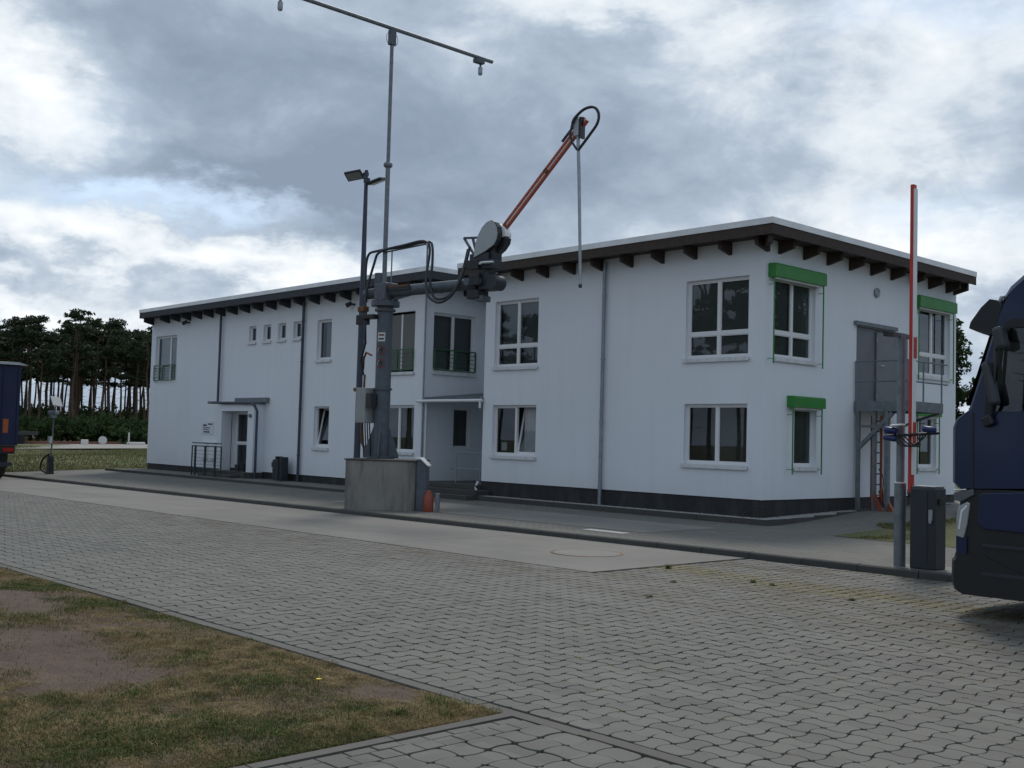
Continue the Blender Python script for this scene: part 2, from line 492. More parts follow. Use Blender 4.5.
class MB:
    def __init__(s):
        s.v, s.f, s.sm = [], [], []

    def add(s, vs, fs, smooth=False):
        b = len(s.v)
        s.v += [tuple(p) for p in vs]
        s.f += [tuple(b + i for i in f) for f in fs]
        s.sm += [smooth] * len(fs)
        return s

    def box(s, x0, x1, y0, y1, z0, z1):
        vs = [(x, y, z) for x in (x0, x1) for y in (y0, y1) for z in (z0, z1)]
        return s.add(vs, [(0, 1, 3, 2), (4, 6, 7, 5), (0, 4, 5, 1), (2, 3, 7, 6), (0, 2, 6, 4), (1, 5, 7, 3)])

    def obox(s, c, ax, ay, az, hx, hy, hz):
        c = Vector(c)
        ax, ay, az = Vector(ax).normalized(), Vector(ay).normalized(), Vector(az).normalized()
        vs = [c + ax * (i * hx) + ay * (j * hy) + az * (k * hz) for i in (-1, 1) for j in (-1, 1) for k in (-1, 1)]
        return s.add(vs, [(0, 1, 3, 2), (4, 6, 7, 5), (0, 4, 5, 1), (2, 3, 7, 6), (0, 2, 6, 4), (1, 5, 7, 3)])

    def beam(s, p0, p1, wd, ht, upv=(0, 0, 1)):
        p0, p1 = Vector(p0), Vector(p1)
        d = (p1 - p0)
        L = d.length
        d.normalize()
        u = Vector(upv)
        if abs(d.dot(u)) > 0.95:
            u = Vector((0, 1, 0))
        side = d.cross(u).normalized()
        u2 = side.cross(d)
        return s.obox((p0 + p1) / 2, d, side, u2, L / 2, wd / 2, ht / 2)

    def tube(s, pts, r, n=8, cap=True, closed=False):
        pts = [Vector(p) for p in pts]
        rs = r if isinstance(r, (list, tuple)) else [r] * len(pts)
        rings = []
        prev = None
        N = len(pts)
        for i, p in enumerate(pts):
            if closed:
                d = pts[(i + 1) % N] - pts[i - 1]
            else:
                d = pts[min(i + 1, N - 1)] - pts[max(i - 1, 0)]
            if d.length < 1e-9:
                d = Vector((0, 0, 1))
            d.normalize()
            if prev is None:
                a = Vector((0, 0, 1)) if abs(d.z) < 0.9 else Vector((1, 0, 0))
                x = d.cross(a).normalized()
            else:
                x = (prev - d * prev.dot(d))
                x = x.normalized() if x.length > 1e-6 else d.orthogonal().normalized()
            prev = x
            y = d.cross(x)
            rings.append([p + (x * math.cos(2 * math.pi * k / n) + y * math.sin(2 * math.pi * k / n)) * rs[i] for k in range(n)])
        vs = [q for rg in rings for q in rg]
        fs = []
        cnt = N if closed else N - 1
        for i in range(cnt):
            j = (i + 1) % N
            for k in range(n):
                fs.append((i * n + k, i * n + (k + 1) % n, j * n + (k + 1) % n, j * n + k))
        s.add(vs, fs, True)
        if cap and not closed:
            s.add(rings[0][::-1], [tuple(range(n))])
            s.add(rings[-1], [tuple(range(n))])
        return s

    def cyl(s, p0, p1, r0, r1=None, n=16):
        return s.tube([p0, p1], [r0, r0 if r1 is None else r1], n)

    def prism(s, poly, vec):
        """poly = list of 3d points (planar); extrude by vec"""
        n = len(poly)
        a = [Vector(p) for p in poly]
        vec = Vector(vec)
        bq = [p + vec for p in a]
        s.add(a + bq, [tuple(range(n))[::-1], tuple(range(n, 2 * n))] +
              [(i, (i + 1) % n, n + (i + 1) % n, n + i) for i in range(n)])
        return s

    def quad(s, *p):
        return s.add(p, [tuple(range(len(p)))])

    def build(s, name, material, parent=None, bevel=0.0, loc=None):
        me = bpy.data.meshes.new(name)
        o = bpy.data.objects.new(name, me)
        col.objects.link(o)
        off = Vector((0, 0, 0))
        if parent is not None:
            off = wloc(parent)
            o.parent = parent
        if loc is not None:
            o.location = Vector(loc) - off
            off = Vector(loc)
        me.from_pydata([(p[0] - off.x, p[1] - off.y, p[2] - off.z) for p in s.v], [], s.f)
        me.polygons.foreach_set('use_smooth', s.sm)
        me.materials.append(material)
        me.update()
        if bevel:
            b = o.modifiers.new('bevel', 'BEVEL')
            b.width = bevel
            b.segments = 2
            b.limit_method = 'ANGLE'
        return o


def tag(o, label, cat, group=None, kind=None):
    o['label'] = label
    if cat:
        o['category'] = cat
    if group:
        o['group'] = group
    if kind:
        o['kind'] = kind
    return o


def struct(o, label=None):
    o['kind'] = 'structure'
    if label:
        o['label'] = label
    return o


def empty(name, loc, label, cat, group=None):
    o = bpy.data.objects.new(name, None)
    o.empty_display_size = 0.2
    o.location = loc
    col.objects.link(o)
    return tag(o, label, cat, group)


def copy_tree(o, parent=None, name=None):
    c = o.copy()
    col.objects.link(c)
    c.parent = parent
    for ch in list(o.children):
        copy_tree(ch, c)
    return c


def np_mesh(name, verts, faces, material, parent=None, smooth=False):
    """faces: (n,k) int array"""
    me = bpy.data.meshes.new(name)
    n, k = faces.shape
    me.vertices.add(len(verts))
    me.vertices.foreach_set('co', np.asarray(verts, np.float32).ravel())
    me.loops.add(n * k)
    me.loops.foreach_set('vertex_index', faces.astype(np.int32).ravel())
    me.polygons.add(n)
    me.polygons.foreach_set('loop_start', np.arange(0, n * k, k, dtype=np.int32))
    me.polygons.foreach_set('use_smooth', np.full(n, bool(smooth)))
    me.update(calc_edges=True)
    me.validate()
    me.materials.append(material)
    o = bpy.data.objects.new(name, me)
    col.objects.link(o)
    if parent is not None:
        o.parent = parent
    return o


def arc(c, r, a0, a1, n, ax=(1, 0, 0), ay=(0, 0, 1)):
    c, ax, ay = Vector(c), Vector(ax), Vector(ay)
    return [c + ax * (r * math.cos(a0 + (a1 - a0) * i / n)) + ay * (r * math.sin(a0 + (a1 - a0) * i / n)) for i in range(n + 1)]


def bez(p0, p1, p2, p3, n=12):
    p0, p1, p2, p3 = map(Vector, (p0, p1, p2, p3))
    return [p0 * (1 - t) ** 3 + p1 * 3 * t * (1 - t) ** 2 + p2 * 3 * t * t * (1 - t) + p3 * t ** 3 for t in [i / n for i in range(n + 1)]]


# ------------------------------------------------------------------ terrain functions
KERB_Y = 15.80


def zR(x):
    return -0.2 - 0.005 * min(38.0, max(0.0, -12 - x))


def sstep(a, b, v):
    t = min(1, max(0, (v - a) / (b - a)))
    return t * t * (3 - 2 * t)


def zF(x, y):
    t = min(1.0, max(0.0, (y - KERB_Y) / 5.0))
    z = (zR(x) + 0.10) * (1 - t) + (-0.12) * t
    if x > -15.5:
        z += 0.30 * sstep(21.5, 27.5, y)
    return z


# ------------------------------------------------------------------ ground, lane, forecourt
def build_ground():
    m = MB()
    n = 40
    S = 1500.0
    xs = [-S + 2 * S * i / n for i in range(n + 1)]
    vs = [(x, y, -0.50) for y in xs for x in xs]
    fs = [(j * (n + 1) + i, j * (n + 1) + i + 1, (j + 1) * (n + 1) + i + 1, (j + 1) * (n + 1) + i) for j in range(n) for i in range(n)]
    m.add(vs, fs)
    struct(m.build('ground', FIELD), 'flat meadow ground stretching to the horizon')

    # concrete lane slabs
    lane = MB()
    xl = [-90, -70, -60, -50, -40, -30, -20, -12, -11.05]
    for a, b in zip(xl[:-1], xl[1:]):
        lane.quad((a, 11.9, zR(a) - 0.05), (b, 11.9, zR(b) - 0.05), (b, KERB_Y + 0.1, zR(b) - 0.05), (a, KERB_Y + 0.1, zR(a) - 0.05))
    lane_o = struct(lane.build('concrete_lane', JOINT), 'concrete lane of large slabs along the kerb')
    x = -11.05
    k = 0
    while x > -74:
        L = 5.2
        x0 = x - L
        s = MB()
        s.add([(x0 + .008, 11.965, zR(x0) + .004), (x - .008, 11.965, zR(x) + .004), (x - .008, KERB_Y - .005, zR(x) + .004), (x0 + .008, KERB_Y - .005, zR(x0) + .004),
               (x0 + .008, 11.965, zR(x0) - .06), (x - .008, 11.965, zR(x) - .06), (x - .008, KERB_Y - .005, zR(x) - .06), (x0 + .008, KERB_Y - .005, zR(x0) - .06)],
              [(0, 1, 2, 3), (4, 5, 1, 0), (5, 6, 2, 1), (6, 7, 3, 2), (7, 4, 0, 3)])
        s.build('slab', SLABC, lane_o)
        x = x0
        k += 1
    # manhole ring set into the first slab
    mh = MB()
    cx, cy = -13.0, 13.95
    zz = zR(cx) + 0.008
    ro, ri, n = 0.62, 0.575, 40
    ring = [(cx + r * math.cos(2 * math.pi * i / n), cy + r * math.sin(2 * math.pi * i / n), zz) for r in (ro, ri) for i in range(n)]
    mh.add(ring, [(i, (i + 1) % n, n + (i + 1) % n, n + i) for i in range(n)])
    rim = mh.build('manhole_cover', COPPER)
    tag(rim, 'round manhole cover with rusty rim set in the concrete lane', 'manhole cover')
    mc = MB()
    mc.add([(cx + 0.574 * math.cos(2 * math.pi * i / n), cy + 0.574 * math.sin(2 * math.pi * i / n), zz - 0.001) for i in range(n)], [tuple(range(n))])
    mc.build('lid', SLABC2, rim)

    # forecourt
    f = MB()
    xs = [-48.6 + 1.0 * i for i in range(0, 80)]
    ys = [KERB_Y + 0.12 + 0.6 * j for j in range(0, 48)]
    vs = [(x, y, zF(x, y)) for y in ys for x in xs]
    nx = len(xs)
    fs = [(j * nx + i, j * nx + i + 1, (j + 1) * nx + i + 1, (j + 1) * nx + i) for j in range(len(ys) - 1) for i in range(nx - 1)]
    f.add(vs, fs, True)
    struct(f.build('forecourt', FORE), 'grey paved forecourt between kerb and white building')
    # concrete apron on the forecourt
    ap = MB()
    px = [-26 + 0.95 * i for i in range(13)]
    py = [17.35, 18.0, 18.7, 19.4, 19.9]
    vs = [(x, y, zF(x, y) + 0.006) for y in py for x in px]
    ap.add(vs, [(j * 13 + i, j * 13 + i + 1, (j + 1) * 13 + i + 1, (j + 1) * 13 + i) for j in range(4) for i in range(12)], True)
    struct(ap.build('concrete_apron', SLABC2), 'pale concrete strip in the forecourt paving')
    pl = MB()
    pl.add([(-15.75, 16.72, zF(-15.2, 16.9) + .006), (-14.65, 16.72, zF(-15.2, 16.9) + .006), (-14.65, 17.0, zF(-15.2, 17.1) + .008), (-15.75, 17.0, zF(-15.2, 17.1) + .008)], [(0, 1, 2, 3)])
    struct(pl.build('pale_floor_plate', mat('pale_patch', (0.5, 0.5, 0.47), 0.8, var=0.1)), 'pale patch in the paving near the kerb')

    # kerb of single stones
    kb = MB()
    kb.box(-75, 14, KERB_Y + 0.01, KERB_Y + 0.13, -0.7, -0.45)
    kerb = struct(kb.build('kerb', KERBC), 'low concrete kerb between lane and forecourt')
    x = 13.0
    while x > -74:
        x0 = x - 1.0
        za, zb = zR(x0) + 0.105 + random.uniform(-.004, .004), zR(x) + 0.105 + random.uniform(-.004, .004)
        s = MB()
        g = 0.006
        yo = random.uniform(-.006, .006)
        y0, y1 = KERB_Y + yo, KERB_Y + 0.145 + yo
        s.add([(x0 + g, y0, zR(x0) - .1), (x - g, y0, zR(x) - .1), (x - g, y1, zR(x) - .1), (x0 + g, y1, zR(x0) - .1),
               (x0 + g, y0 + .02, za), (x - g, y0 + .02, zb), (x - g, y1, zb), (x0 + g, y1, za),
               (x0 + g, y0, za - .02), (x - g, y0, zb - .02)],
              [(4, 5, 6, 7), (0, 1, 9, 8), (8, 9, 5, 4), (1, 2, 6, 5, 9), (2, 3, 7, 6), (3, 0, 8, 4, 7)])
        s.build('kerb_stone', KERBC, kerb)
        x = x0
    # second, low kerb in front of the long wing with raised walk
    wk = MB()
    wk.box(-47.4, -28.6, 20.32, 22.1, -0.3, -0.055)
    struct(wk.build('walkway', FORE), 'raised paved walk along the long wing')
    k2 = MB()
    k2.box(-47.4, -28.6, 20.24, 20.315, -0.4, -0.25)
    kerb2 = struct(k2.build('walkway_kerb', KERBC), 'dark low kerb of the raised walk')
    x = -28.6
    while x > -47:
        s = MB()
        s.box(x - 1 + .002, x - .002, 20.20, 20.315, -0.35, -0.045 + random.uniform(-.004, .004))
        s.build('kerb_stone', KERBC, kerb2)
        x -= 1.0


def wave_poly(even, A, n=4, inset=0.962, corner=0.085, flat=()):
    """outline of one paver in unit cell coordinates centred on 0: two sides bulge, two are pinched"""
    pts = []
    sgn = 1 if even else -1
    c4 = [(-.5, -.5), (.5, -.5), (.5, .5), (-.5, .5)]
    nr = [(0, -1), (1, 0), (0, 1), (-1, 0)]
    for e in range(4):
        a, b = c4[e], c4[(e + 1) % 4]
        for k in range(n):
            t = k / n
            o = 0.0 if e in flat else sgn * (1 if e in (0, 2) else -1) * A * math.sin(math.pi * t)
            x = a[0] + (b[0] - a[0]) * t + nr[e][0] * o
            y = a[1] + (b[1] - a[1]) * t + nr[e][1] * o
            f = inset - (corner if k == 0 else 0)
            pts.append((x * f, y * f))
    return pts


PAVER_A = 0.15


def paver_mesh(even, s, n=6, flat=(), A=None):
    o = wave_poly(even, PAVER_A if A is None else A, n, flat=flat)
    m = MB()
    N = len(o)
    top = [(x * s * 0.978, y * s * 0.978, 0.0) for x, y in o]
    mid = [(x * s, y * s, -0.004) for x, y in o]
    m.add(top + mid, [tuple(range(N))] + [(i + N, (i + 1) % N + N, (i + 1) % N, i) for i in range(N)])
    low = [(x * s, y * s, -0.03) for x, y in o]
    m.add(mid + low, [(i + N, (i + 1) % N + N, (i + 1) % N, i) for i in range(N)])
    return m


def to_px(p):
    d = Vector(p) - Vector((0, 0, 1.7))
    c = d.dot(fw)
    if c < 0.3:
        return None
    return 512 + FPX * d.dot(rt2) / c, 384 - FPX * d.dot(up2) / c, c


def build_paving():
    bed = MB()
    for a, b in [(-48, -30), (-30, -12), (-12, -11.06), (-11.06, 3)]:
        yt = KERB_Y if a >= -11.1 else 11.91
        bed.quad((a, 5.40, zR(a) - .012), (b, 5.40, zR(b) - .012), (b, yt, zR(b) - .012), (a, yt, zR(a) - .012))
    yard = struct(bed.build('paved_yard', JOINT), 'yard paved with wavy interlocking grey concrete stones')
    far = MB()
    far.quad((-90, 5.4, zR(-90)), (-48, 5.4, zR(-48)), (-48, 11.9, zR(-48)), (-90, 11.9, zR(-90)))
    far.quad((3, 5.4, -.2), (30, 5.4, -.2), (30, KERB_Y, -.2), (3, KERB_Y, -.2))
    far.quad((-3.5, -12, -.205), (30, -12, -.205), (30, 5.3, -.205), (-3.5, 5.3, -.205))
    struct(far.build('outer_yard', FORE), 'plain grey paving continuing beyond the yard')
    meshes = {}
    for ev in (True, False):
        for fl in ((), (0,)):
            o = paver_mesh(ev, PS, flat=fl).build('paver', PAVER)
            meshes[ev, fl] = o.data
            bpy.data.objects.remove(o)
    cells = []
    for i in range(int((3 - PX0) / PS)):
        x = PX0 + (i + .5) * PS
        rows = 54 if x > -11.0 else 34
        for j in range(rows):
            y = PY0 + (j + .5) * PS
            z = zR(x)
            q = to_px((x, y, z))
            vis = q is not None and -5 < q[0] < 1029 and q[1] < 772
            cells.append((q[2] if vis else 1e9, i, j, x, y, z))
    cells.sort()
    for d, i, j, x, y, z in cells[:300]:
        o = bpy.data.objects.new('paver', meshes[(i + j) % 2 == 0, (0,) if j == 0 else ()])
        col.objects.link(o)
        o.parent = yard
        o.location = (x, y, z + random.uniform(-.0022, .0022))
        o.rotation_euler = (random.uniform(-.009, .009), random.uniform(-.009, .009), random.uniform(-.012, .012))
    # the rest joined
    rest = cells[300:]
    for n, sel in ((4, [c for c in rest if c[0] < 17]), (2, [c for c in rest if c[0] >= 17])):
        V, F = [], []
        base = 0
        shp = {}
        for ev in (True, False):
            for fl in ((), (0,), (2,)):
                shp[ev, fl] = np.array(wave_poly(ev, PAVER_A, n, flat=fl)) * PS
        N = 4 * n
        top_f = np.array([[2 * N, k, (k + 1) % N] for k in range(N)])
        side = []
        for k in range(N):
            k2 = (k + 1) % N
            side += [[k + N, k2 + N, k2], [k + N, k2, k]]
        TF = np.vstack([top_f, np.array(side)])
        for d, i, j, x, y, z in sel:
            p = shp[(i + j) % 2 == 0, (0,) if j == 0 else ((2,) if (j == 33 and x < -11) or j == 53 else ())]
            a = random.uniform(-.012, .012)
            ca, sa = math.cos(a), math.sin(a)
            q = np.column_stack([p[:, 0] * ca - p[:, 1] * sa, p[:, 0] * sa + p[:, 1] * ca])
            zz = z + random.uniform(-.0022, .0022)
            tx, ty = random.uniform(-.009, .009), random.uniform(-.009, .009)
            t = np.column_stack([q[:, 0] * .982 + x, q[:, 1] * .982 + y, zz + q[:, 0] * tx + q[:, 1] * ty])
            lo = np.column_stack([q[:, 0] + x, q[:, 1] + y, np.full(N, zz - .016)])
            V.append(np.vstack([t, lo, [[x, y, zz]]]))
            F.append(TF + base)
            base += 2 * N + 1
        o = np_mesh('paver_field', np.vstack(V), np.vstack(F), PAVER, yard)
        o['kind'] = 'stuff'

    # edging row between yard and grass / path
    em = MB()
    em.box(-48, 3, 5.315, 5.43, -0.6, -0.42)
    edge = struct(em.build('lawn_edging', EDGEC), 'flush concrete edging between yard and grass')
    x = 3.0
    while x > -47:
        s = MB()
        dz = random.uniform(-.004, .004)
        x0 = x - 1.0
        s.add([(x0 + .004, 5.32, zR(x0) + dz + .004), (x - .004, 5.32, zR(x) + dz + .004), (x - .004, 5.435, zR(x) + dz + .004), (x0 + .004, 5.435, zR(x0) + dz + .004),
               (x0 + .004, 5.32, zR(x0) - .1), (x - .004, 5.32, zR(x) - .1), (x - .004, 5.435, zR(x) - .1), (x0 + .004, 5.435, zR(x0) - .1)],
              [(0, 1, 2, 3), (4, 5, 1, 0), (5, 6, 2, 1), (6, 7, 3, 2), (7, 4, 0, 3)])
        s.build('edging_stone', EDGEC, edge)
        x = x0

    # path at the bottom
    pm = MB()
    pm.quad((-5.68, -12, -.216), (-3.4, -12, -.216), (-3.4, 5.32, -.216), (-5.68, 5.32, -.216))
    path = struct(pm.build('path', JOINT), 'short path of grey stones bordered by small square stones')
    y = 5.31
    while y > 1.2:
        s = MB()
        s.box(-5.70, -5.605, y - .995, y - .005, -.32, -.196 + random.uniform(-.004, .004))
        s.build('edging_stone', EDGEC, path)
        y -= 1.0
    # one row of oblong stones and one of squares
    sq = MB()
    sq.box(-.1, .1, -.05, .05, -.05, 0)
    so = sq.build('square_stone', PATHPAVER, bevel=.004)
    x_first = -5.595
    objs = []
    for r, (w_, l_) in enumerate(((0.10, 0.20), (0.16, 0.16))):
        mb = MB()
        mb.box(-w_ / 2 + .004, w_ / 2 - .004, -l_ / 2 + .004, l_ / 2 - .004, -.05, 0)
        src = mb.build('square_stone', PATHPAVER, path, bevel=.005)
        yy = 5.30 - l_ / 2
        first = True
        while yy > 1.2:
            o = src if first else src.copy()
            if not first:
                col.objects.link(o)
                o.parent = path
            first = False
            o.location = (x_first + w_ / 2, yy, -.2 + random.uniform(-.003, .003))
            o.rotation_euler = (random.uniform(-.012, .012), random.uniform(-.012, .012), random.uniform(-.015, .015))
            yy -= l_
        x_first += w_
    bpy.data.objects.remove(so)
    pmesh = {}
    QS = 0.225
    for ev in (True, False):
        for fl in ((), (3,), (2,), (2, 3)):
            o = paver_mesh(ev, QS, flat=fl, A=.10).build('paver', PATHPAVER)
            pmesh[ev, fl] = o.data
            bpy.data.objects.remove(o)
    for i in range(10):
        for j in range(20):
            x = x_first + .004 + (i + .5) * QS
            y = 5.31 - (j + .5) * QS
            q = to_px((x, y, -.2))
            if q is None or not (-40 < q[0] < 1100 and q[1] < 860):
                continue
            o = bpy.data.objects.new('paver', pmesh[(i + j) % 2 == 0, ((2,) if j == 0 else ()) + ((3,) if i == 0 else ())])
            col.objects.link(o)
            o.parent = path
            o.location = (x, y, -.2 + random.uniform(-.004, .004))
            o.rotation_euler = (random.uniform(-.015, .015), random.uniform(-.015, .015), random.uniform(-.02, .02))


def blades(name, P, h, wdt, material, lean=0.6, parent=None):
    """P (n,3) roots; curved two-segment blades"""
    n = len(P)
    az = rng.uniform(0, 2 * np.pi, n)
    ln = rng.uniform(0.15, 1, n) * lean
    d = np.column_stack([np.cos(az), np.sin(az), np.zeros(n)])
    s = np.column_stack([-np.sin(az), np.cos(az), np.zeros(n)])
    hh = (h if np.ndim(h) else np.full(n, h)) * rng.uniform(0.5, 1.2, n)
    up_ = np.column_stack([np.zeros(n), np.zeros(n), np.ones(n)])
    w2 = wdt * rng.uniform(.6, 1.3, n)[:, None]
    a = P - s * w2
    b = P + s * w2
    midp = P + up_ * (hh * .55)[:, None] + d * (hh * ln * .35)[:, None]
    c = midp - s * w2 * .7
    e = midp + s * w2 * .7
    tip = P + up_ * (hh * np.clip(1 - .35 * ln, .35, 1))[:, None] + d * (hh * ln * 1.1)[:, None]
    V = np.stack([a, b, e, c, tip], 1).reshape(-1, 3)
    i = np.arange(n)[:, None] * 5
    F = np.vstack([i + [0, 1, 2], i + [0, 2, 3], i + [3, 2, 4]])
    return np_mesh(name, V, F, material, parent)


def vnoise(x, y, s, seed=0):
    """cheap value noise for scattering"""
    r = np.random.default_rng(seed)
    T = r.random((64, 64))
    X, Y = x / s + 1000, y / s + 1000
    i, j = np.floor(X).astype(int), np.floor(Y).astype(int)
    fx, fy = X - i, Y - j
    fx, fy = fx * fx * (3 - 2 * fx), fy * fy * (3 - 2 * fy)
    g = lambda a, b: T[a % 64, b % 64]
    return (g(i, j) * (1 - fx) + g(i + 1, j) * fx) * (1 - fy) + (g(i, j + 1) * (1 - fx) + g(i + 1, j + 1) * fx) * fy


def build_verge():
    # uneven soil of the grass verge
    x0, x1, y0, y1 = -48.0, -5.70, -12.0, 5.32
    nx, ny = 420, 170
    xs = np.linspace(0, 1, nx) ** 1.6
    xs = x1 - (x1 - x0) * xs
    ys = np.linspace(y0, y1, ny)
    X, Y = np.meshgrid(xs, ys)

    def hz(X, Y):
        e = np.minimum(1, np.minimum((x1 - X) / .25, (y1 - Y) / .25))
        return (np.vectorize(zR)(X) - .012 + e * (.020 + .05 * (vnoise(X, Y, .9, 3) - .5) + .03 * (vnoise(X, Y, .23, 4) - .5) + .018 * (vnoise(X, Y, .08, 9) - .5)))
    Z = hz(X, Y)
    V = np.column_stack([X.ravel(), Y.ravel(), Z.ravel()])
    idx = np.arange(nx * ny).reshape(ny, nx)
    F = np.stack([idx[:-1, 1:], idx[:-1, :-1], idx[1:, :-1], idx[1:, 1:]], -1).reshape(-1, 4)
    struct(np_mesh('verge_soil', V, F, SOIL, smooth=True), 'bare sandy soil of the dry grass verge')

    def bare(x, y):
        # worn sandy patch on the left, thinner patches near the kerb corner
        q = np.exp(-(((x + 9.7 + (y - 3.6) * .55) / 1.75) ** 2 + ((y - 3.6) / .66) ** 2) ** 1.8)
        q = np.maximum(q, np.exp(-(((x + 12.6) / 1.3) ** 2 + ((y - 4.2) / .35) ** 2)))
        q = np.maximum(q, .8 * np.exp(-(((x + 6.5) / .5) ** 2 + ((y - 4.95) / .22) ** 2)))
        return q

    N = 700000
    r = rng.random(N)
    x = x1 - .03 - (r ** 1.7) * 15.5
    y = rng.uniform(1.2, y1 - .03, N)
    pt = np.column_stack([x, y])
    g = .55 * vnoise(x, y, .75, 21) + .3 * vnoise(x, y, .27, 22) + .15 * vnoise(x, y, .1, 23)
    keep = rng.random(N) < np.clip((g - .10 - .58 * bare(x, y)) * 2.6, 0.0, 1) * .85 + .02
    x, y, g = x[keep], y[keep], g[keep]
    z = hz(x, y)
    gr = vnoise(x, y, .9, 31) * .55 + vnoise(x, y, .3, 32) * .3 + rng.random(len(x)) * .3
    isg = gr > .70
    P = np.column_stack([x, y, z - .003])
    hg = .020 + .035 * vnoise(x, y, .5, 41)
    o = blades('dry_grass', P[~isg], hg[~isg] * .8, .0022, GRASS, 1.3)
    tag(o, 'short dry straw coloured grass on the verge', 'grass', kind='stuff')
    o = blades('green_grass', P[isg], hg[isg] * 1.05, .0026, GRASSG, .9)
    tag(o, 'short green grass growing in tufts on the verge', 'grass', kind='stuff')
    # taller clumps
    cx, cy = x1 - .1 - rng.random(1500) ** 1.5 * 13, rng.uniform(1.3, y1 - .02, 1500)
    ok = (vnoise(cx, cy, .75, 21) > .42) & (bare(cx, cy) < .45)
    cx, cy = cx[ok], cy[ok]
    for half, mm, nm, lb in ((slice(0, None, 2), GRASS, 'straw_clumps', 'dry straw clumps standing up from the verge'), (slice(1, None, 2), GRASSG, 'green_clumps', 'green weedy clumps standing up from the verge')):
        ux, uy = cx[half], cy[half]
        k = 42
        sp = rng.uniform(.02, .07, len(ux))[:, None]
        qx = (ux[:, None] + rng.normal(0, 1, (len(ux), k)) * sp).ravel()
        qy = np.minimum((uy[:, None] + rng.normal(0, 1, (len(ux), k)) * sp).ravel(), y1 + .03)
        qx = np.minimum(qx, x1 + .03)
        hh_ = np.repeat(rng.uniform(.035, .085, len(ux)), k)
        o = blades(nm, np.column_stack([qx, qy, hz(qx, qy) - .004]), hh_, .0028, mm, 1.1)
        tag(o, lb, 'grass', kind='stuff')
    # dandelions
    for (px, py, lab) in ((-6.98, 4.63, 'yellow dandelion flower in the grass verge'),):
        d = MB()
        zz = float(hz(np.array([px]), np.array([py]))[0])
        d.tube([(px, py, zz), (px + .01, py, zz + .07)], .003, 5)
        fl = d.build('dandelion', GRASSG, loc=(px, py, zz))
        tag(fl, lab, 'flower')
        h = MB()
        for k in range(14):
            a = 2 * math.pi * k / 14
            h.add([(px + .01, py, zz + .07), (px + .01 + .022 * math.cos(a - .2), py + .022 * math.sin(a - .2), zz + .078), (px + .01 + .022 * math.cos(a + .2), py + .022 * math.sin(a + .2), zz + .078)], [(0, 1, 2)])
        h.build('blossom', YELLOW, fl)
    # twigs and small stones on the soil
    N = 2500
    x = x1 - .1 - rng.random(N) ** 1.4 * 8
    y = rng.uniform(1.5, y1 - .05, N)
    z = hz(x, y)
    s = rng.uniform(.003, .011, N)
    T = np.array([[1, 0, -.4], [-.5, .87, -.4], [-.5, -.87, -.4], [0, 0, .7]])
    V = (T[None] * s[:, None, None] + np.column_stack([x, y, z])[:, None]).reshape(-1, 3)
    i = np.arange(N)[:, None] * 4
    F = np.vstack([i + [0, 1, 3], i + [1, 2, 3], i + [2, 0, 3]])
    o = np_mesh('pebbles', V, F, GRAVEL)
    tag(o, 'tiny pebbles and crumbs scattered over the bare soil', 'pebbles', kind='stuff')

    # weeds in the joints of the yard
    pts = []
    for _ in range(1300):
        t = rng.random()
        xx = max(-10.9, -11.0 + t * 6.0 + rng.normal(0, .3))
        yy = 13.6 - t * .5 + rng.normal(0, .28)
        i = round((xx - PX0) / PS)
        j = round((yy - PY0) / PS)
        pts.append((PX0 + i * PS, PY0 + j * PS) if rng.random() < .5 else (PX0 + i * PS, PY0 + (j + rng.random()) * PS))
    for _ in range(160):
        xx, yy = rng.uniform(-14, -2), rng.uniform(5.6, 11.5)
        i, j = round((xx - PX0) / PS), round((yy - PY0) / PS)
        pts.append((PX0 + i * PS, PY0 + j * PS))
    Q = []
    for (xx, yy) in pts:
        k = int(rng.integers(6, 22))
        for _ in range(k):
            Q.append((xx + rng.normal(0, .012), yy + rng.normal(0, .012), zR(xx) - .018))
    Q = np.array(Q)
    o = blades('joint_weeds', Q, .034, .005, GRASS, 1.2)
    tag(o, 'tiny weeds growing in the joints of the yard stones', 'weeds', kind='stuff')
    # larger single weeds
    wl = [(-10.75, 13.35, .10, 'tallest weed tuft beside the end of the concrete lane'), (-9.05, 13.1, .07, 'small weed tuft in the yard left of the truck'),
          (-7.3, 12.7, .06, 'small weed tuft in the yard nearest the truck front'), (-8.7, 13.05, .055, 'tiny weed tuft in the middle of the yard weed strip'),
          (-9.65, 12.1, .05, 'single low weed tuft in the open yard stones'), (-8.9, 10.7, .05, 'lone weed tuft in the yard between lane end and viewer')]
    for (wx, wy, wh, lab) in wl:
        q = np.array([(rng.normal(0, .02), rng.normal(0, .02), 0) for _ in range(60)])
        o = blades('weed_tuft', q, wh, .005, GRASSG, 1.0)
        o.location = (wx, wy, zR(wx) - .012)
        tag(o, lab, 'weed', 'weeds standing in the yard joints')

    # lawn beyond the forecourt on the left and patch beside the building
    lw = MB()
    xs = [-128.6 + 4 * i for i in range(21)]
    ys = [15.95 + 3.0 * j for j in range(22)]
    lz = lambda x, y: -.17 - .10 * sstep(-60, -110, x) + .12 * math.sin(x * .21 + y * .33) * sstep(-56, -66, x) + .22 * math.exp(-((x + 66) / 9) ** 2) - .1
    vs = [(x, y, lz(x, y)) for y in ys for x in xs]
    nx = len(xs)
    lw.add(vs, [(j * nx + i, j * nx + i + 1, (j + 1) * nx + i + 1, (j + 1) * nx + i) for j in range(len(ys) - 1) for i in range(nx - 1)], True)
    struct(lw.build('lawn', FIELD), 'rough lawn beyond the end of the building')
    N = 110000
    x = -48.8 - 64 * rng.random(N) ** 1.5
    y = rng.uniform(16.1, 62, N)
    P = np.column_stack([x, y, [lz(a, b) - .01 for a, b in zip(x, y)]])
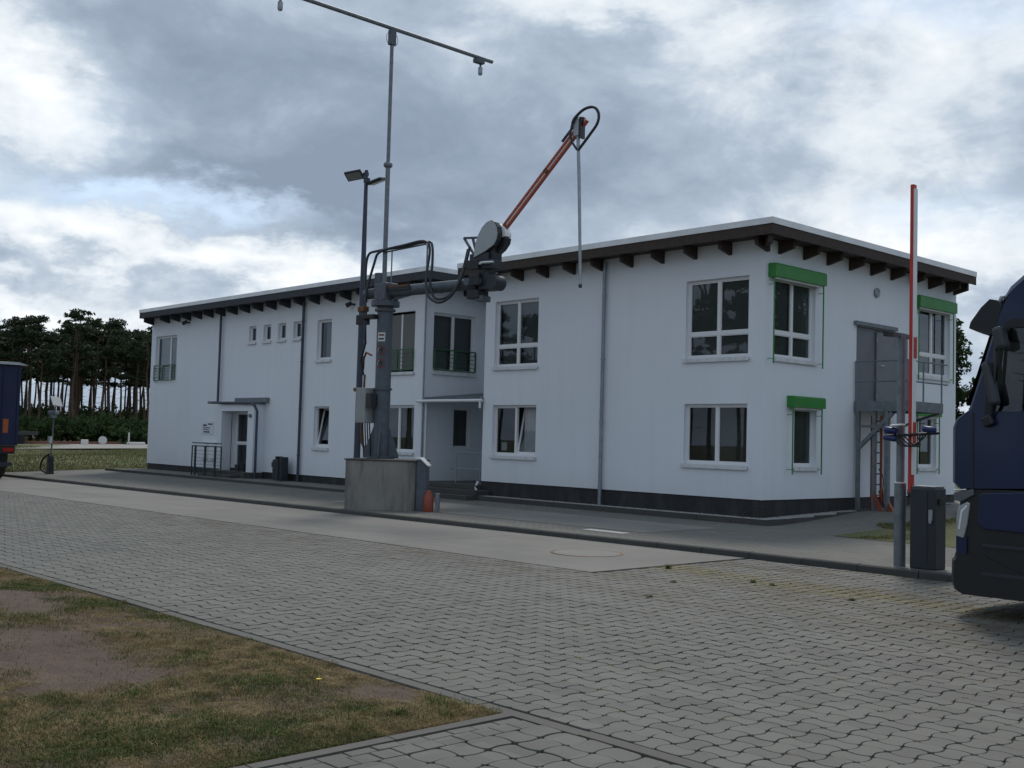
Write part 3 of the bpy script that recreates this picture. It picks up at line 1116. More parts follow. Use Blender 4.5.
    o = blades('meadow_grass', P, .15, .018, GRASSFAR, 1.0)
    tag(o, 'rough yellow green grass left of the building', 'grass', kind='stuff')
    # grass patch at the right
    N = 42000
    x = rng.uniform(-12.9, -5.5, N)
    y = rng.uniform(20.3, 26.5, N)
    e = (y - 20.4 - .25 * np.sin(x * 2.1)) > 0
    e &= x > -12.6 + 1.2 * np.abs(np.sin(y * .8)) - .12 * (y - 20)
    e &= vnoise(x, y, .8, 5) > .28
    P = np.column_stack([x, y, [zF(a, b) - .005 for a, b in zip(x, y)]])[e]
    o = blades('grass_patch', P, .10, .007, GRASSFAR, 1.1)
    tag(o, 'yellowish grass patch behind the barrier cabinet', 'grass', kind='stuff')
    sp = MB()
    sp.add([(a, b, zF(a, b) + .008) for a, b in ((-12.3, 20.6), (-10.5, 20.45), (-7, 20.5), (-5, 20.6), (-5, 23.5), (-5, 26.5), (-9, 26.5), (-12.0, 26.3), (-12.4, 23.5))], [(0, 1, 2, 3, 4, 5, 6, 7, 8)])
    struct(sp.build('grass_bed', FIELD), 'soil bed under the grass patch')


build_ground()
build_paving()
build_verge()
# ------------------------------------------------------------------ office building
YF, XS = 22.03, -15.02          # front plane of both wings, side plane of the right wing
XL, XLE, XN = -47.47, -27.80, -24.90
YB = 31.84
front = lambda a, d, z: (a, YF + d, z)
side = lambda a, d, z: (XS - d, a, z)
endw = lambda a, d, z: (XLE - d, a, z)


def mbox(mb, f, a0, a1, d0, d1, z0, z1):
    vs = [f(a, d, z) for a in (a0, a1) for d in (d0, d1) for z in (z0, z1)]
    mb.add(vs, [(0, 1, 3, 2), (4, 6, 7, 5), (0, 4, 5, 1), (2, 3, 7, 6), (0, 2, 6, 4), (1, 5, 7, 3)])


def wall_mesh(f, a0, a1, z0, z1, holes, rev=0.17):
    m = MB()
    As = sorted({a0, a1, *[h[0] for h in holes], *[h[1] for h in holes]})
    Zs = sorted({z0, z1, *[h[2] for h in holes], *[h[3] for h in holes]})
    for i in range(len(As) - 1):
        for j in range(len(Zs) - 1):
            ca, cz = (As[i] + As[i + 1]) / 2, (Zs[j] + Zs[j + 1]) / 2
            if any(h[0] < ca < h[1] and h[2] < cz < h[3] for h in holes):
                continue
            m.quad(f(As[i], 0, Zs[j]), f(As[i + 1], 0, Zs[j]), f(As[i + 1], 0, Zs[j + 1]), f(As[i], 0, Zs[j + 1]))
    for h in holes:
        r = h[4] if len(h) > 4 else rev
        p = [(h[0], h[2]), (h[1], h[2]), (h[1], h[3]), (h[0], h[3])]
        for k in range(4):
            (a, z), (b, y) = p[k], p[(k + 1) % 4]
            m.quad(f(a, 0, z), f(b, 0, y), f(b, r, y), f(a, r, z))
    return m


def window(bld, f, a0, a1, z0, z1, cols=2, transom=None, sill=True, blind=None, room=2.2, fr=0.065, split=0.5,
           d0=0.10, tilt=None, label=None, sillw=0.05):
    d1 = d0 + 0.07
    m = MB()
    mbox(m, f, a0, a0 + fr, d0, d1, z0, z1)
    mbox(m, f, a1 - fr, a1, d0, d1, z0, z1)
    mbox(m, f, a0 + fr, a1 - fr, d0, d1, z1 - fr, z1)
    mbox(m, f, a0 + fr, a1 - fr, d0, d1, z0, z0 + fr * 1.2)
    cuts = [a0 + fr]
    if cols == 2:
        am = a0 + (a1 - a0) * split
        mbox(m, f, am - .04, am + .04, d0 - .005, d1, z0 + fr, z1 - fr)
        spans = [(a0 + fr, am - .04), (am + .04, a1 - fr)]
    else:
        spans = [(a0 + fr, a1 - fr)]
    zs = [(z0 + fr * 1.2, z1 - fr)]
    if transom:
        mbox(m, f, a0 + fr, a1 - fr, d0 - .002, d1 - .002, transom - .045, transom + .045)
        zs = [(z0 + fr * 1.2, transom - .045), (transom + .045, z1 - fr)]
    # sashes
    for si, (p, q) in enumerate(spans):
        for (u, v) in zs:
            if tilt == si:
                continue
            s = .022
            mbox(m, f, p, p + s, d0 + .012, d1 - .01, u, v)
            mbox(m, f, q - s, q, d0 + .012, d1 - .01, u, v)
            mbox(m, f, p + s, q - s, d0 + .012, d1 - .01, u, u + s)
            mbox(m, f, p + s, q - s, d0 + .012, d1 - .01, v - s, v)
    w = m.build('window', PVC, bld)
    if label:
        w['label'] = label
    for si, (p, q) in enumerate(spans):
        for (u, v) in zs:
            g = MB()
            if tilt == si:
                # sash tilted inwards at the top
                L = v - u
                k = 0.19
                ff = lambda a, d, z, u=u, k=k: f(a, d0 + .02 + d + (z - u) * k, z)
                sm = MB()
                s = .06
                mbox(sm, ff, p, p + s, 0, .05, u, v)
                mbox(sm, ff, q - s, q, 0, .05, u, v)
                mbox(sm, ff, p + s, q - s, 0, .05, u, u + s)
                mbox(sm, ff, p + s, q - s, 0, .05, v - s, v)
                sm.build('tilted_sash', PVC, w)
                g.quad(ff(p + s, .025, u + s), ff(q - s, .025, u + s), ff(q - s, .025, v - s), ff(p + s, .025, v - s))
            else:
                g.quad(f(p, d0 + .035, u), f(q, d0 + .035, u), f(q, d0 + .035, v), f(p, d0 + .035, v))
            g.build('pane', GLASS, w)
    if sill:
        s = MB()
        mbox(s, f, a0 - sillw, a1 + sillw, -.055, d0 + .01, z0 - .045, z0 + .012)
        mbox(s, f, a0 - sillw, a1 + sillw, -.06, -.045, z0 - .085, z0 - .03)
        s.build('sill', SILLM, w)
    # room behind
    rm = MB()
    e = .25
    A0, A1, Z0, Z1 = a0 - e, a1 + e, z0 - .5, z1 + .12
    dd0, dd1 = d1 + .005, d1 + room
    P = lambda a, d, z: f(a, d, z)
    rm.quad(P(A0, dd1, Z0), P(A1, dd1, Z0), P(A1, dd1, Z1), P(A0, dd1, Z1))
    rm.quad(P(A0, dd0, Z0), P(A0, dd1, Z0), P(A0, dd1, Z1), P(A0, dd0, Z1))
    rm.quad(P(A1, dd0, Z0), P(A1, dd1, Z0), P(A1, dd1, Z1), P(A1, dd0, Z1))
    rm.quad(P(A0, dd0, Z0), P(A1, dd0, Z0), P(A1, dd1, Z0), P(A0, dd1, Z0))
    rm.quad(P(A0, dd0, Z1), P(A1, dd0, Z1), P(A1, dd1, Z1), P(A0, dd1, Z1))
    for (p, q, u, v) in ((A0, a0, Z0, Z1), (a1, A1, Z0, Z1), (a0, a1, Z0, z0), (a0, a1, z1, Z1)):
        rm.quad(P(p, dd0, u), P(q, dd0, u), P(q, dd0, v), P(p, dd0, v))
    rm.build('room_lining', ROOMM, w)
    if blind:
        zlo = blind.get('z0', z0 + .05)
        b = MB()
        bm_ = blind.get('mat', BLINDM)
        x = blind.get('a0', a0 + .03)
        xe = blind.get('a1', a1 - .03)
        st = blind.get('step', .125)
        while x < xe - .03:
            mbox_d = d1 + .09
            k = random.uniform(.02, .05)
            b.add([f(x, mbox_d, zlo), f(min(x + st * .97, xe), mbox_d + k, zlo), f(min(x + st * .97, xe), mbox_d + k, z1), f(x, mbox_d, z1)], [(0, 1, 2, 3)])
            x += st
        b.build('blind', bm_, w)
    return w


def juliet(bld, f, a0, a1, z0, z1, n=5):
    r = MB()
    d = -.06
    for z in (z0, z1):
        mbox(r, f, a0, a1, d - .02, d + .02, z - .02, z + .02)
    for a in (a0, (a0 + a1) / 2, a1):
        mbox(r, f, a - .02, a + .02, d - .018, d + .018, z0 + .02, z1 - .02)
    for a in (a0 + .02, a1 - .02):
        for z in (z0 + .1, z1 - .1):
            mbox(r, f, a - .012, a + .012, d, .001, z - .012, z + .012)
    o = r.build('balcony_railing', GREEND, bld)
    for k in range(1, n):
        b = MB()
        z = z0 + (z1 - z0) * k / n
        b.tube([f(a0 + .02, d, z), f(a1 - .02, d, z)], .009, 6)
        b.build('rail', GREEND, o)
    return o


def shutter_box(bld, a0, a1, zb, zt, r0, r1, rz):
    m = MB()
    pr = [(-.22, zb), (-.22, zt - .03), (-.19, zt), (0, zt), (0, zb)]
    n = len(pr)
    m.add([side(a0, d, z) for d, z in pr] + [side(a1, d, z) for d, z in pr],
          [tuple(range(n)), tuple(range(n, 2 * n))[::-1]] + [(i, (i + 1) % n, n + (i + 1) % n, n + i) for i in range(n)])
    o = m.build('shutter_box', GREEN, bld)
    for a in (r0, r1):
        g = MB()
        mbox(g, side, a - .012, a + .012, -.17, -.145, rz, zb)
        for z in (rz + .12, zb - .18):
            mbox(g, side, a - .007, a + .007, -.15, 0, z - .007, z + .007)
        g.build('guide_rail', GREEN, o)
    bar = MB()
    mbox(bar, side, a0 + .10, a1 - .10, -.155, -.135, zb - .05, zb - .002)
    bar.build('blind_bottom_bar', SILLM, o)


def roof_part(bld, x0, x1, y0, y1, zt, wood, raf_x, raf_y, name_front=True, trim_sides=('f', 'r')):
    lip, fas = 0.145, 0.24
    r = MB()
    r.box(x0 + .03, x1 - .03, y0 + .03, y1 - .03, zt - .30, zt - .02)
    roof = r.build('roof', ROOFM, bld)
    so = MB()
    so.box(x0 + .05, x1 - .05, y0 + .05, y1 - .05, zt - .335, zt - .305)
    so.build('soffit', wood, roof)
    # metal lip, running round
    t = MB()
    t.box(x0 - .015, x1 + .015, y0 - .015, y0 + .02, zt - lip, zt)
    t.box(x1 - .02, x1 + .015, y0 + .022, y1, zt - lip, zt)
    t.box(x0 - .015, x0 + .02, y0 + .022, y1, zt - lip, zt)
    t.box(x0 + .022, x1 - .022, y0 + .022, y0 + .16, zt - .018, zt - .004)
    t.build('roof_edge_trim', ALU, roof)
    fb = MB()
    fb.box(x0, x1, y0 + .003, y0 + .035, zt - lip - fas, zt - lip + .01)
    fb.build('fascia_board', wood, roof)
    fb = MB()
    fb.box(x1 - .035, x1 - .003, y0 + .037, y1, zt - lip - fas, zt - lip + .01)
    fb.build('fascia_board', wood, roof)
    fb = MB()
    fb.box(x0 + .003, x0 + .035, y0 + .037, y1, zt - lip - fas, zt - lip + .01)
    fb.build('fascia_board', wood, roof)
    zb = zt - lip - fas - .24
    for x in raf_x:
        m = MB()
        m.prism([(x - .05, y0 + .20, zt - .34), (x - .05, y0 + .20, zb + .09), (x - .05, YF + .05, zb - .03), (x - .05, YF + .05, zt - .34)], (.10, 0, 0))
        m.build('rafter', wood, roof)
    for (y, xin) in raf_y:
        m = MB()
        m.prism([(x1 - .20, y - .05, zt - .34), (x1 - .20, y - .05, zb + .09), (xin, y - .05, zb - .03), (xin, y - .05, zt - .34)], (0, .10, 0))
        m.build('rafter', wood, roof)
    return roof


def downpipe(bld, pts, r=.045, m=ZINC, brackets=()):
    d = MB()
    d.tube(pts, r, 10)
    for (x, y, z) in brackets:
        d.cyl((x, y, z - .02), (x, y, z + .02), r * 1.25, n=10)
    d.build('downpipe', m, bld)


def build_building():
    B = empty('office_building', (-30, YF, 0), 'long white two storey office building with flat roofs and timber rafters', 'building')
    ZT = 6.93
    zw = 6.62
    # ---- right wing, front wall
    W = [(-24.47, -22.63, 3.80, 5.76), (-24.47, -22.63, 1.20, 2.69), (-17.34, -15.46, 3.80, 5.76), (-17.34, -15.46, 1.20, 2.69)]
    wall_mesh(front, XN, XS, .43, zw, W).build('front_wall', STUCCO, B)
    window(B, front, *W[0], transom=4.42, blind={'step': .13, 'z0': 3.9})
    window(B, front, *W[1], tilt=1, blind={'a0': -23.35, 'a1': -22.66, 'mat': CURTM, 'step': .1})
    window(B, front, *W[2], transom=4.42, blind={'step': .13, 'z0': 3.9})
    w4 = window(B, front, *W[3], room=3.0)
    h = MB()
    mbox(h, front, -15.88, -15.66, 1.2, 1.22, 1.72, 1.98)  # plain white board inside the room
    h.build('room_notice', SIGNW, w4)
    # plants and note inside the first ground floor window
    pl = MB()
    for k in range(60):
        c = Vector((-23.85 + random.gauss(0, .14), YF + .55 + random.gauss(0, .06), 1.42 + abs(random.gauss(0, .22))))
        d = Vector((random.gauss(0, 1), random.gauss(0, 1), random.gauss(0, 1))).normalized() * .06
        e = d.cross(Vector((random.gauss(0, 1), random.gauss(0, 1), random.gauss(0, 1)))).normalized() * .03
        pl.add([c - d, c - e, c + d, c + e], [(0, 1, 2, 3)])
    pl.build('window_plant', GRASSG, B)['kind'] = 'stuff'
    nt = MB()
    mbox(nt, front, -24.22, -23.98, .16, .165, 1.36, 1.60)
    nt.build('window_notice', SIGNW, B)
    # ---- right wing, side wall
    S = [(22.45, 24.22, 3.80, 5.74), (29.56, 31.45, 3.80, 5.74), (23.35, 24.33, 1.20, 2.66), (29.60, 30.66, 1.20, 2.66), (26.2, 28.92, 2.90, 4.90, .10)]
    wall_mesh(side, YF, YB, .43, zw, S).build('side_wall', STUCCO, B)
    window(B, side, *S[0], transom=4.42, room=3)
    window(B, side, *S[1], transom=4.42, room=3)
    window(B, side, *S[2], cols=1, room=3)
    window(B, side, *S[3], cols=1, room=3)
    shutter_box(B, 22.16, 24.38, 5.70, 6.02, 22.19, 24.33, 3.64)
    shutter_box(B, 29.22, 31.46, 5.70, 6.02, 29.26, 31.36, 3.64)
    shutter_box(B, 23.02, 24.40, 2.65, 2.92, 23.05, 24.33, 1.03)
    shutter_box(B, 29.10, 30.55, 2.65, 2.92, 29.22, 30.52, 1.03)
    # metal door with fixed leaf
    d = MB()
    mbox(d, side, 26.20, 28.92, .06, .10, 2.90, 4.90)
    door = d.build('escape_door', mat('door_grey', (0.155, 0.165, 0.185), 0.5, 0.2, var=.12, vscale=2), B)
    l = MB()
    mbox(l, side, 26.24, 27.17, .02, .058, 2.93, 4.87)
    l.build('door_leaf', MATS['door_grey'], door)
    l = MB()
    mbox(l, side, 27.20, 28.88, -.03, .058, 2.93, 4.80)
    l.build('door_leaf', mat('door_grey_light', (0.185, 0.195, 0.215), 0.5, 0.2, var=.12, vscale=2), door, bevel=.008)
    l = MB()
    mbox(l, side, 26.05, 28.2, -.10, 0, 4.91, 5.01)
    l.build('drip_cap', GALVD, door)
    l = MB()
    l.tube([side(27.35, -.05, 3.92), side(27.35, -.10, 3.92), side(27.50, -.10, 3.92)], .012, 6)
    l.build('handle', CHROME, door)
    for z in (3.1, 4.6):
        l = MB()
        l.cyl(side(27.185, -.035, z - .06), side(27.185, -.035, z + .06), .014, n=8)
        l.build('hinge', GALV, door)
    # round vent
    v = MB()
    v.tube(arc(side(27.17, -.04, 5.86), .10, 0, 2 * math.pi * 23 / 24, 23, (0, 1, 0), (0, 0, 1)), .03, 8, closed=True)
    v.cyl(side(27.17, 0, 5.86), side(27.17, -.05, 5.86), .075, n=16)
    v.build('vent_cap', GALV, B)
    # ---- right wing other walls
    m = MB()
    m.quad((XN, YF, .43), (XN, YB, .43), (XN, YB, zw), (XN, YF, zw))
    m.build('inner_side_wall', STUCCO, B)
    m = MB()
    m.quad((XN, YB, -.2), (XS, YB, -.2), (XS, YB, zw), (XN, YB, zw))
    m.build('rear_wall', STUCCO, B)
    # plinth
    p = MB()
    p.quad((XN, YF + .025, -.3), (XS - .025, YF + .025, -.3), (XS - .025, YF + .025, .43), (XN, YF + .025, .43))
    p.quad((XS - .025, YF + .025, -.3), (XS - .025, YB, -.3), (XS - .025, YB, .43), (XS - .025, YF + .025, .43))
    p.quad((XN, YF, .428), (XS, YF, .428), (XS, YF + .05, .428), (XN, YF + .05, .428))
    p.quad((XS - .05, YF, .427), (XS, YF, .427), (XS, YB, .427), (XS - .05, YB, .427))
    p.quad((XN + .02, YF + .02, -.3), (XN + .02, YB, -.3), (XN + .02, YB, .43), (XN + .02, YF + .02, .43))
    p.build('plinth', PLINTH, B)
    roof_part(B, -25.5, -14.4, 21.38, 31.80, ZT, WOODB,
              [-14.97 - 1.045 * i for i in range(10)], [(22.60 + 1.075 * i, XS - .05) for i in range(9)] + [(31.70, XS - .05)])
    # extra corner strut
    m = MB()
    m.beam((-14.5, 21.48, 6.47), (-15.05, 22.05, 6.47), .10, .22)
    m.build('corner_rafter', WOODB, B)
    # ---- left wing
    Lh = [(-47.03, -45.0, 3.78, 5.82), (-38.88, -38.34, 5.20, 5.83), (-37.79, -37.25, 5.20, 5.83), (-36.72, -36.18, 5.20, 5.83), (-35.65, -35.12, 5.20, 5.83),
          (-34.04, -33.12, 4.34, 5.79), (-34.06, -33.10, 1.20, 2.68), (-29.95, -28.33, 3.78, 5.76), (-30.05, -28.24, 1.18, 2.71),
          (-40.0, -37.95, 0.2, 2.50, .03)]
    wall_mesh(front, XL, XLE, .27, zw + .1, Lh).build('front_wall', STUCCO, B)
    window(B, front, *Lh[0], split=.62, sill=False, blind={'step': .2, 'mat': CURTM})
    for h in Lh[1:5]:
        window(B, front, *h, cols=1, fr=.05, room=1.2)
    window(B, front, *Lh[5], cols=1, blind={'step': .1, 'mat': CURTM, 'a0': -33.8})
    window(B, front, *Lh[6], cols=1, tilt=0, blind={'step': .1, 'mat': CURTM, 'a0': -33.5})
    window(B, front, *Lh[7], sill=True, blind={'step': .13, 'mat': BLINDM})
    window(B, front, *Lh[8])
    juliet(B, front, -47.0, -45.03, 3.86, 4.52)
    juliet(B, front, -29.92, -28.36, 3.86, 4.52)
    # end wall of the left wing inside the entrance recess
    E = [(22.38, 24.16, 3.80, 5.72), (23.32, 24.05, 1.36, 2.66)]
    wall_mesh(endw, YF, 24.75, .27, zw, E).build('recess_wall', STUCCO, B)
    window(B, endw, *E[0], blind=None, room=2.5)
    window(B, endw, *E[1], cols=1, fr=.04, sill=False)
    juliet(B, endw, 22.40, 24.14, 3.86, 4.52)
    m = MB()
    m.quad((XLE, 24.75, .2), (XN, 24.75, .2), (XN, 24.75, zw), (XLE, 24.75, zw))
    m.build('recess_back_wall', STUCCO, B)
    m = MB()
    m.quad((XLE, 24.75, zw), (XLE, YB - 1, zw), (XLE, YB - 1, .2), (XLE, 24.75, .2))
    m.quad((XL, YF, .2), (XL, YB - 1, .2), (XL, YB - 1, zw), (XL, YF, zw))
    m.quad((XL, YB - 1, .2), (XLE, YB - 1, .2), (XLE, YB - 1, zw), (XL, YB - 1, zw))
    m.build('rear_wall', STUCCO, B)
    p = MB()
    p.quad((XL + .02, YF + .025, -.3), (XLE - .02, YF + .025, -.3), (XLE - .02, YF + .025, .27), (XL + .02, YF + .025, .27))
    p.quad((XLE - .02, YF + .025, -.3), (XLE - .02, 24.7, -.3), (XLE - .02, 24.7, .27), (XLE - .02, YF + .025, .27))
    p.quad((XL + .02, YF + .025, -.3), (XL + .02, YB - 1, -.3), (XL + .02, YB - 1, .27), (XL + .02, YF + .025, .27))
    p.quad((XL, YF, .268), (XLE, YF, .268), (XLE, YF + .05, .268), (XL, YF + .05, .268))
    p.build('plinth', PLINTH, B)
    roof_part(B, XL + .04, -26.86, 21.38, YB - 1, 7.0, WOODG,
              [XL + .10] + [-45.8 + .985 * i for i in range(20)], [(22.6 + 1.05 * i, XLE - .05) for i in range(3)])
    # connecting roof over the recess
    m = MB()
    m.box(-26.84, -25.53, 24.3, 31, 6.35, 6.75)
    m.build('link_roof', WOODG, B)
    m = MB()
    m.box(XLE, XN, 24.6, 30, 6.1, 6.34)
    m.build('link_soffit', WOODG, B)
    # ---- entrance recess: steps, canopy, post, door
    for k, (yf, zt) in enumerate(((21.15, .02), (21.5, .16), (21.85, .30))):
        s = MB()
        s.box(XLE + .02, XN - .02 if k == 2 else XN + .35, yf, 24.72, zt - .14 if k else -.2, zt)
        s.build('step', KERBC, B, bevel=.012)
    c = MB()
    c.add([(-27.95, 21.95, 2.86), (-24.86, 21.95, 2.86), (-24.86, 24.7, 3.13), (-27.78, 24.7, 3.13)], [(0, 1, 2, 3)])
    c.add([(-27.95, 21.95, 2.90), (-24.86, 21.95, 2.90), (-24.86, 24.7, 3.17), (-27.78, 24.7, 3.17)], [(0, 1, 2, 3)])
    can = c.build('entrance_canopy', GLASS, B)
    c = MB()
    c.tube([(-27.98, 21.93, 2.83), (-24.86, 21.93, 2.83)], .05, 10)
    c.build('gutter', WHITEP, can)
    for k in range(6):
        c = MB()
        x = -27.7 + k * .55
        c.beam((x, 21.97, 2.92), (x, 24.7, 3.19), .03, .05)
        c.build('canopy_rib', GALV, can)
    downpipe(B, [(-27.70, 22.08, 2.8), (-27.70, 22.08, .3)], .04, WHITEP)
    downpipe(B, [(-27.74, 21.98, 6.5), (-27.74, 21.98, .1)], .028, ZINC, [(-27.74, 21.98, z) for z in (1.2, 2.4, 3.6, 4.8, 5.8)])
    downpipe(B, [(-24.93, 21.92, 2.83), (-24.93, 21.92, 2.6)], .035, WHITEP)
    downpipe(B, [(-24.93, 21.93, .42), (-24.97, 21.88, .25), (-24.90, 21.86, .08), (-24.90, 21.84, -.08)], .035, WHITEP)
    m = MB()
    m.box(-26.6, -25.4, 24.66, 24.72, .3, 2.5)
    dd = m.build('entrance_door', WHITEP, B)
    m = MB()
    m.quad((-26.48, 24.65, .45), (-25.52, 24.65, .45), (-25.52, 24.65, 2.38), (-26.48, 24.65, 2.38))
    m.build('pane', GLASS, dd)
    # ---- porch of the left wing
    x0, x1, yf = -40.05, -37.5, 21.58
    m = MB()
    m.box(x0, x0 + .06, yf, YF - .002, -.05, 2.76)
    m.box(x1 - .45, x1, yf, YF - .002, -.05, 2.76)
    m.box(x0 + .062, x1 - .452, yf, YF - .002, 2.50, 2.76)
    po = m.build('porch', STUCCO, B)
    m = MB()
    m.box(x0 - .12, x1 + .06, yf - .06, YF - .003, 2.765, 2.81)
    m.box(x0 + .6, x1 + .35, yf + .25, YF - .003, 2.84, 3.02)
    m.build('porch_roof', GALVD, po)
    m = MB()
    m.box(x0 - .3, x1 + .02, yf - .35, YF, -.1, .17)
    m.build('porch_floor', KERBC, po)
    m = MB()
    m.box(x0 - .3, x1 - .3, yf - .75, yf - .36, -.1, .06)
    m.build('porch_step', KERBC, po)
    # porch interior and door
    m = MB()
    m.quad((-40.0, YF, .18), (-40.0, YF + .35, .18), (-40.0, YF + .35, 2.5), (-40.0, YF, 2.5))
    m.quad((-37.95, YF, .18), (-37.95, YF + .35, .18), (-37.95, YF + .35, 2.5), (-37.95, YF, 2.5))
    m.quad((-40, YF, 2.499), (-37.95, YF, 2.499), (-37.95, YF + .35, 2.499), (-40, YF + .35, 2.499))
    m.quad((-40, YF, .175), (-37.95, YF, .175), (-37.95, YF + .35, .175), (-40, YF + .35, .175))
    m.build('porch_lining', STUCCO, po)
    window(B, front, -40.0, -37.95, .18, 2.5, split=.5, transom=1.25, sill=False, d0=.22, fr=.09, room=2.5, label='white glazed entrance door in the porch')
    # wall lamp on the porch pier
    m = MB()
    m.cyl((-37.72, yf, 2.32), (-37.72, yf - .07, 2.32), .07, n=14)
    m.build('porch_lamp', GALVD, po)
    # ---- downpipes
    downpipe(B, [(-40.95, 21.90, 6.5), (-40.95, 21.90, 2.9), (-40.95, 21.50, 2.84), (-40.6, 21.50, 2.83), (-37.6, 21.50, 2.80), (-37.38, 21.52, 2.72), (-37.30, 21.6, 2.5), (-37.30, 21.6, -.05)], .05, POLEB)
    downpipe(B, [(-34.84, 21.93, 6.5), (-34.84, 21.93, -.05)], .052, POLEB, [(-34.84, 21.93, z) for z in (.9, 2.6, 4.3, 5.8)])
    downpipe(B, [(-20.04, 21.94, 6.5), (-20.04, 21.94, -.1)], .05, ZINC, [(-20.04, 21.94, z) for z in (.5, 2.2, 3.9, 5.6)])
    # ---- small lamps / cameras on the wall of the left wing
    for (x, z) in ((-43.9, 6.28), (-31.75, 6.20)):
        m = MB()
        m.cyl((x, 22.03, z), (x, 21.88, z), .035, n=10)
        m.cyl((x - .02, 21.92, z + .05), (x - .16, 21.78, z - .06), .07, .085, 12)
        m.build('wall_floodlight', BLACKP, B)
    # sign boards
    m = MB()
    m.box(-42.45, -41.42, YF - .02, YF - .001, 1.58, 2.10)
    sg = m.build('wall_sign', SIGNW, B)
    for (a, b, z, h) in ((-42.3, -42.0, 1.93, .07), (-41.9, -41.5, 1.98, .05), (-42.3, -41.7, 1.83, .03), (-42.3, -41.8, 1.76, .03), (-42.25, -41.75, 1.66, .06)):
        q = MB()
        q.box(a, b, YF - .026, YF - .0205, z - h / 2, z + h / 2)
        q.build('print_line', SIGNB, sg)
    for (a, z) in ((-42.05, .9), (-41.35, .9)):
        q = MB()
        q.box(a - .22, a + .22, YF - .13, YF - .001, z - .35, z + .35)
        q.build('letter_box', WHITEP, B, bevel=.01)
    return B


build_building()


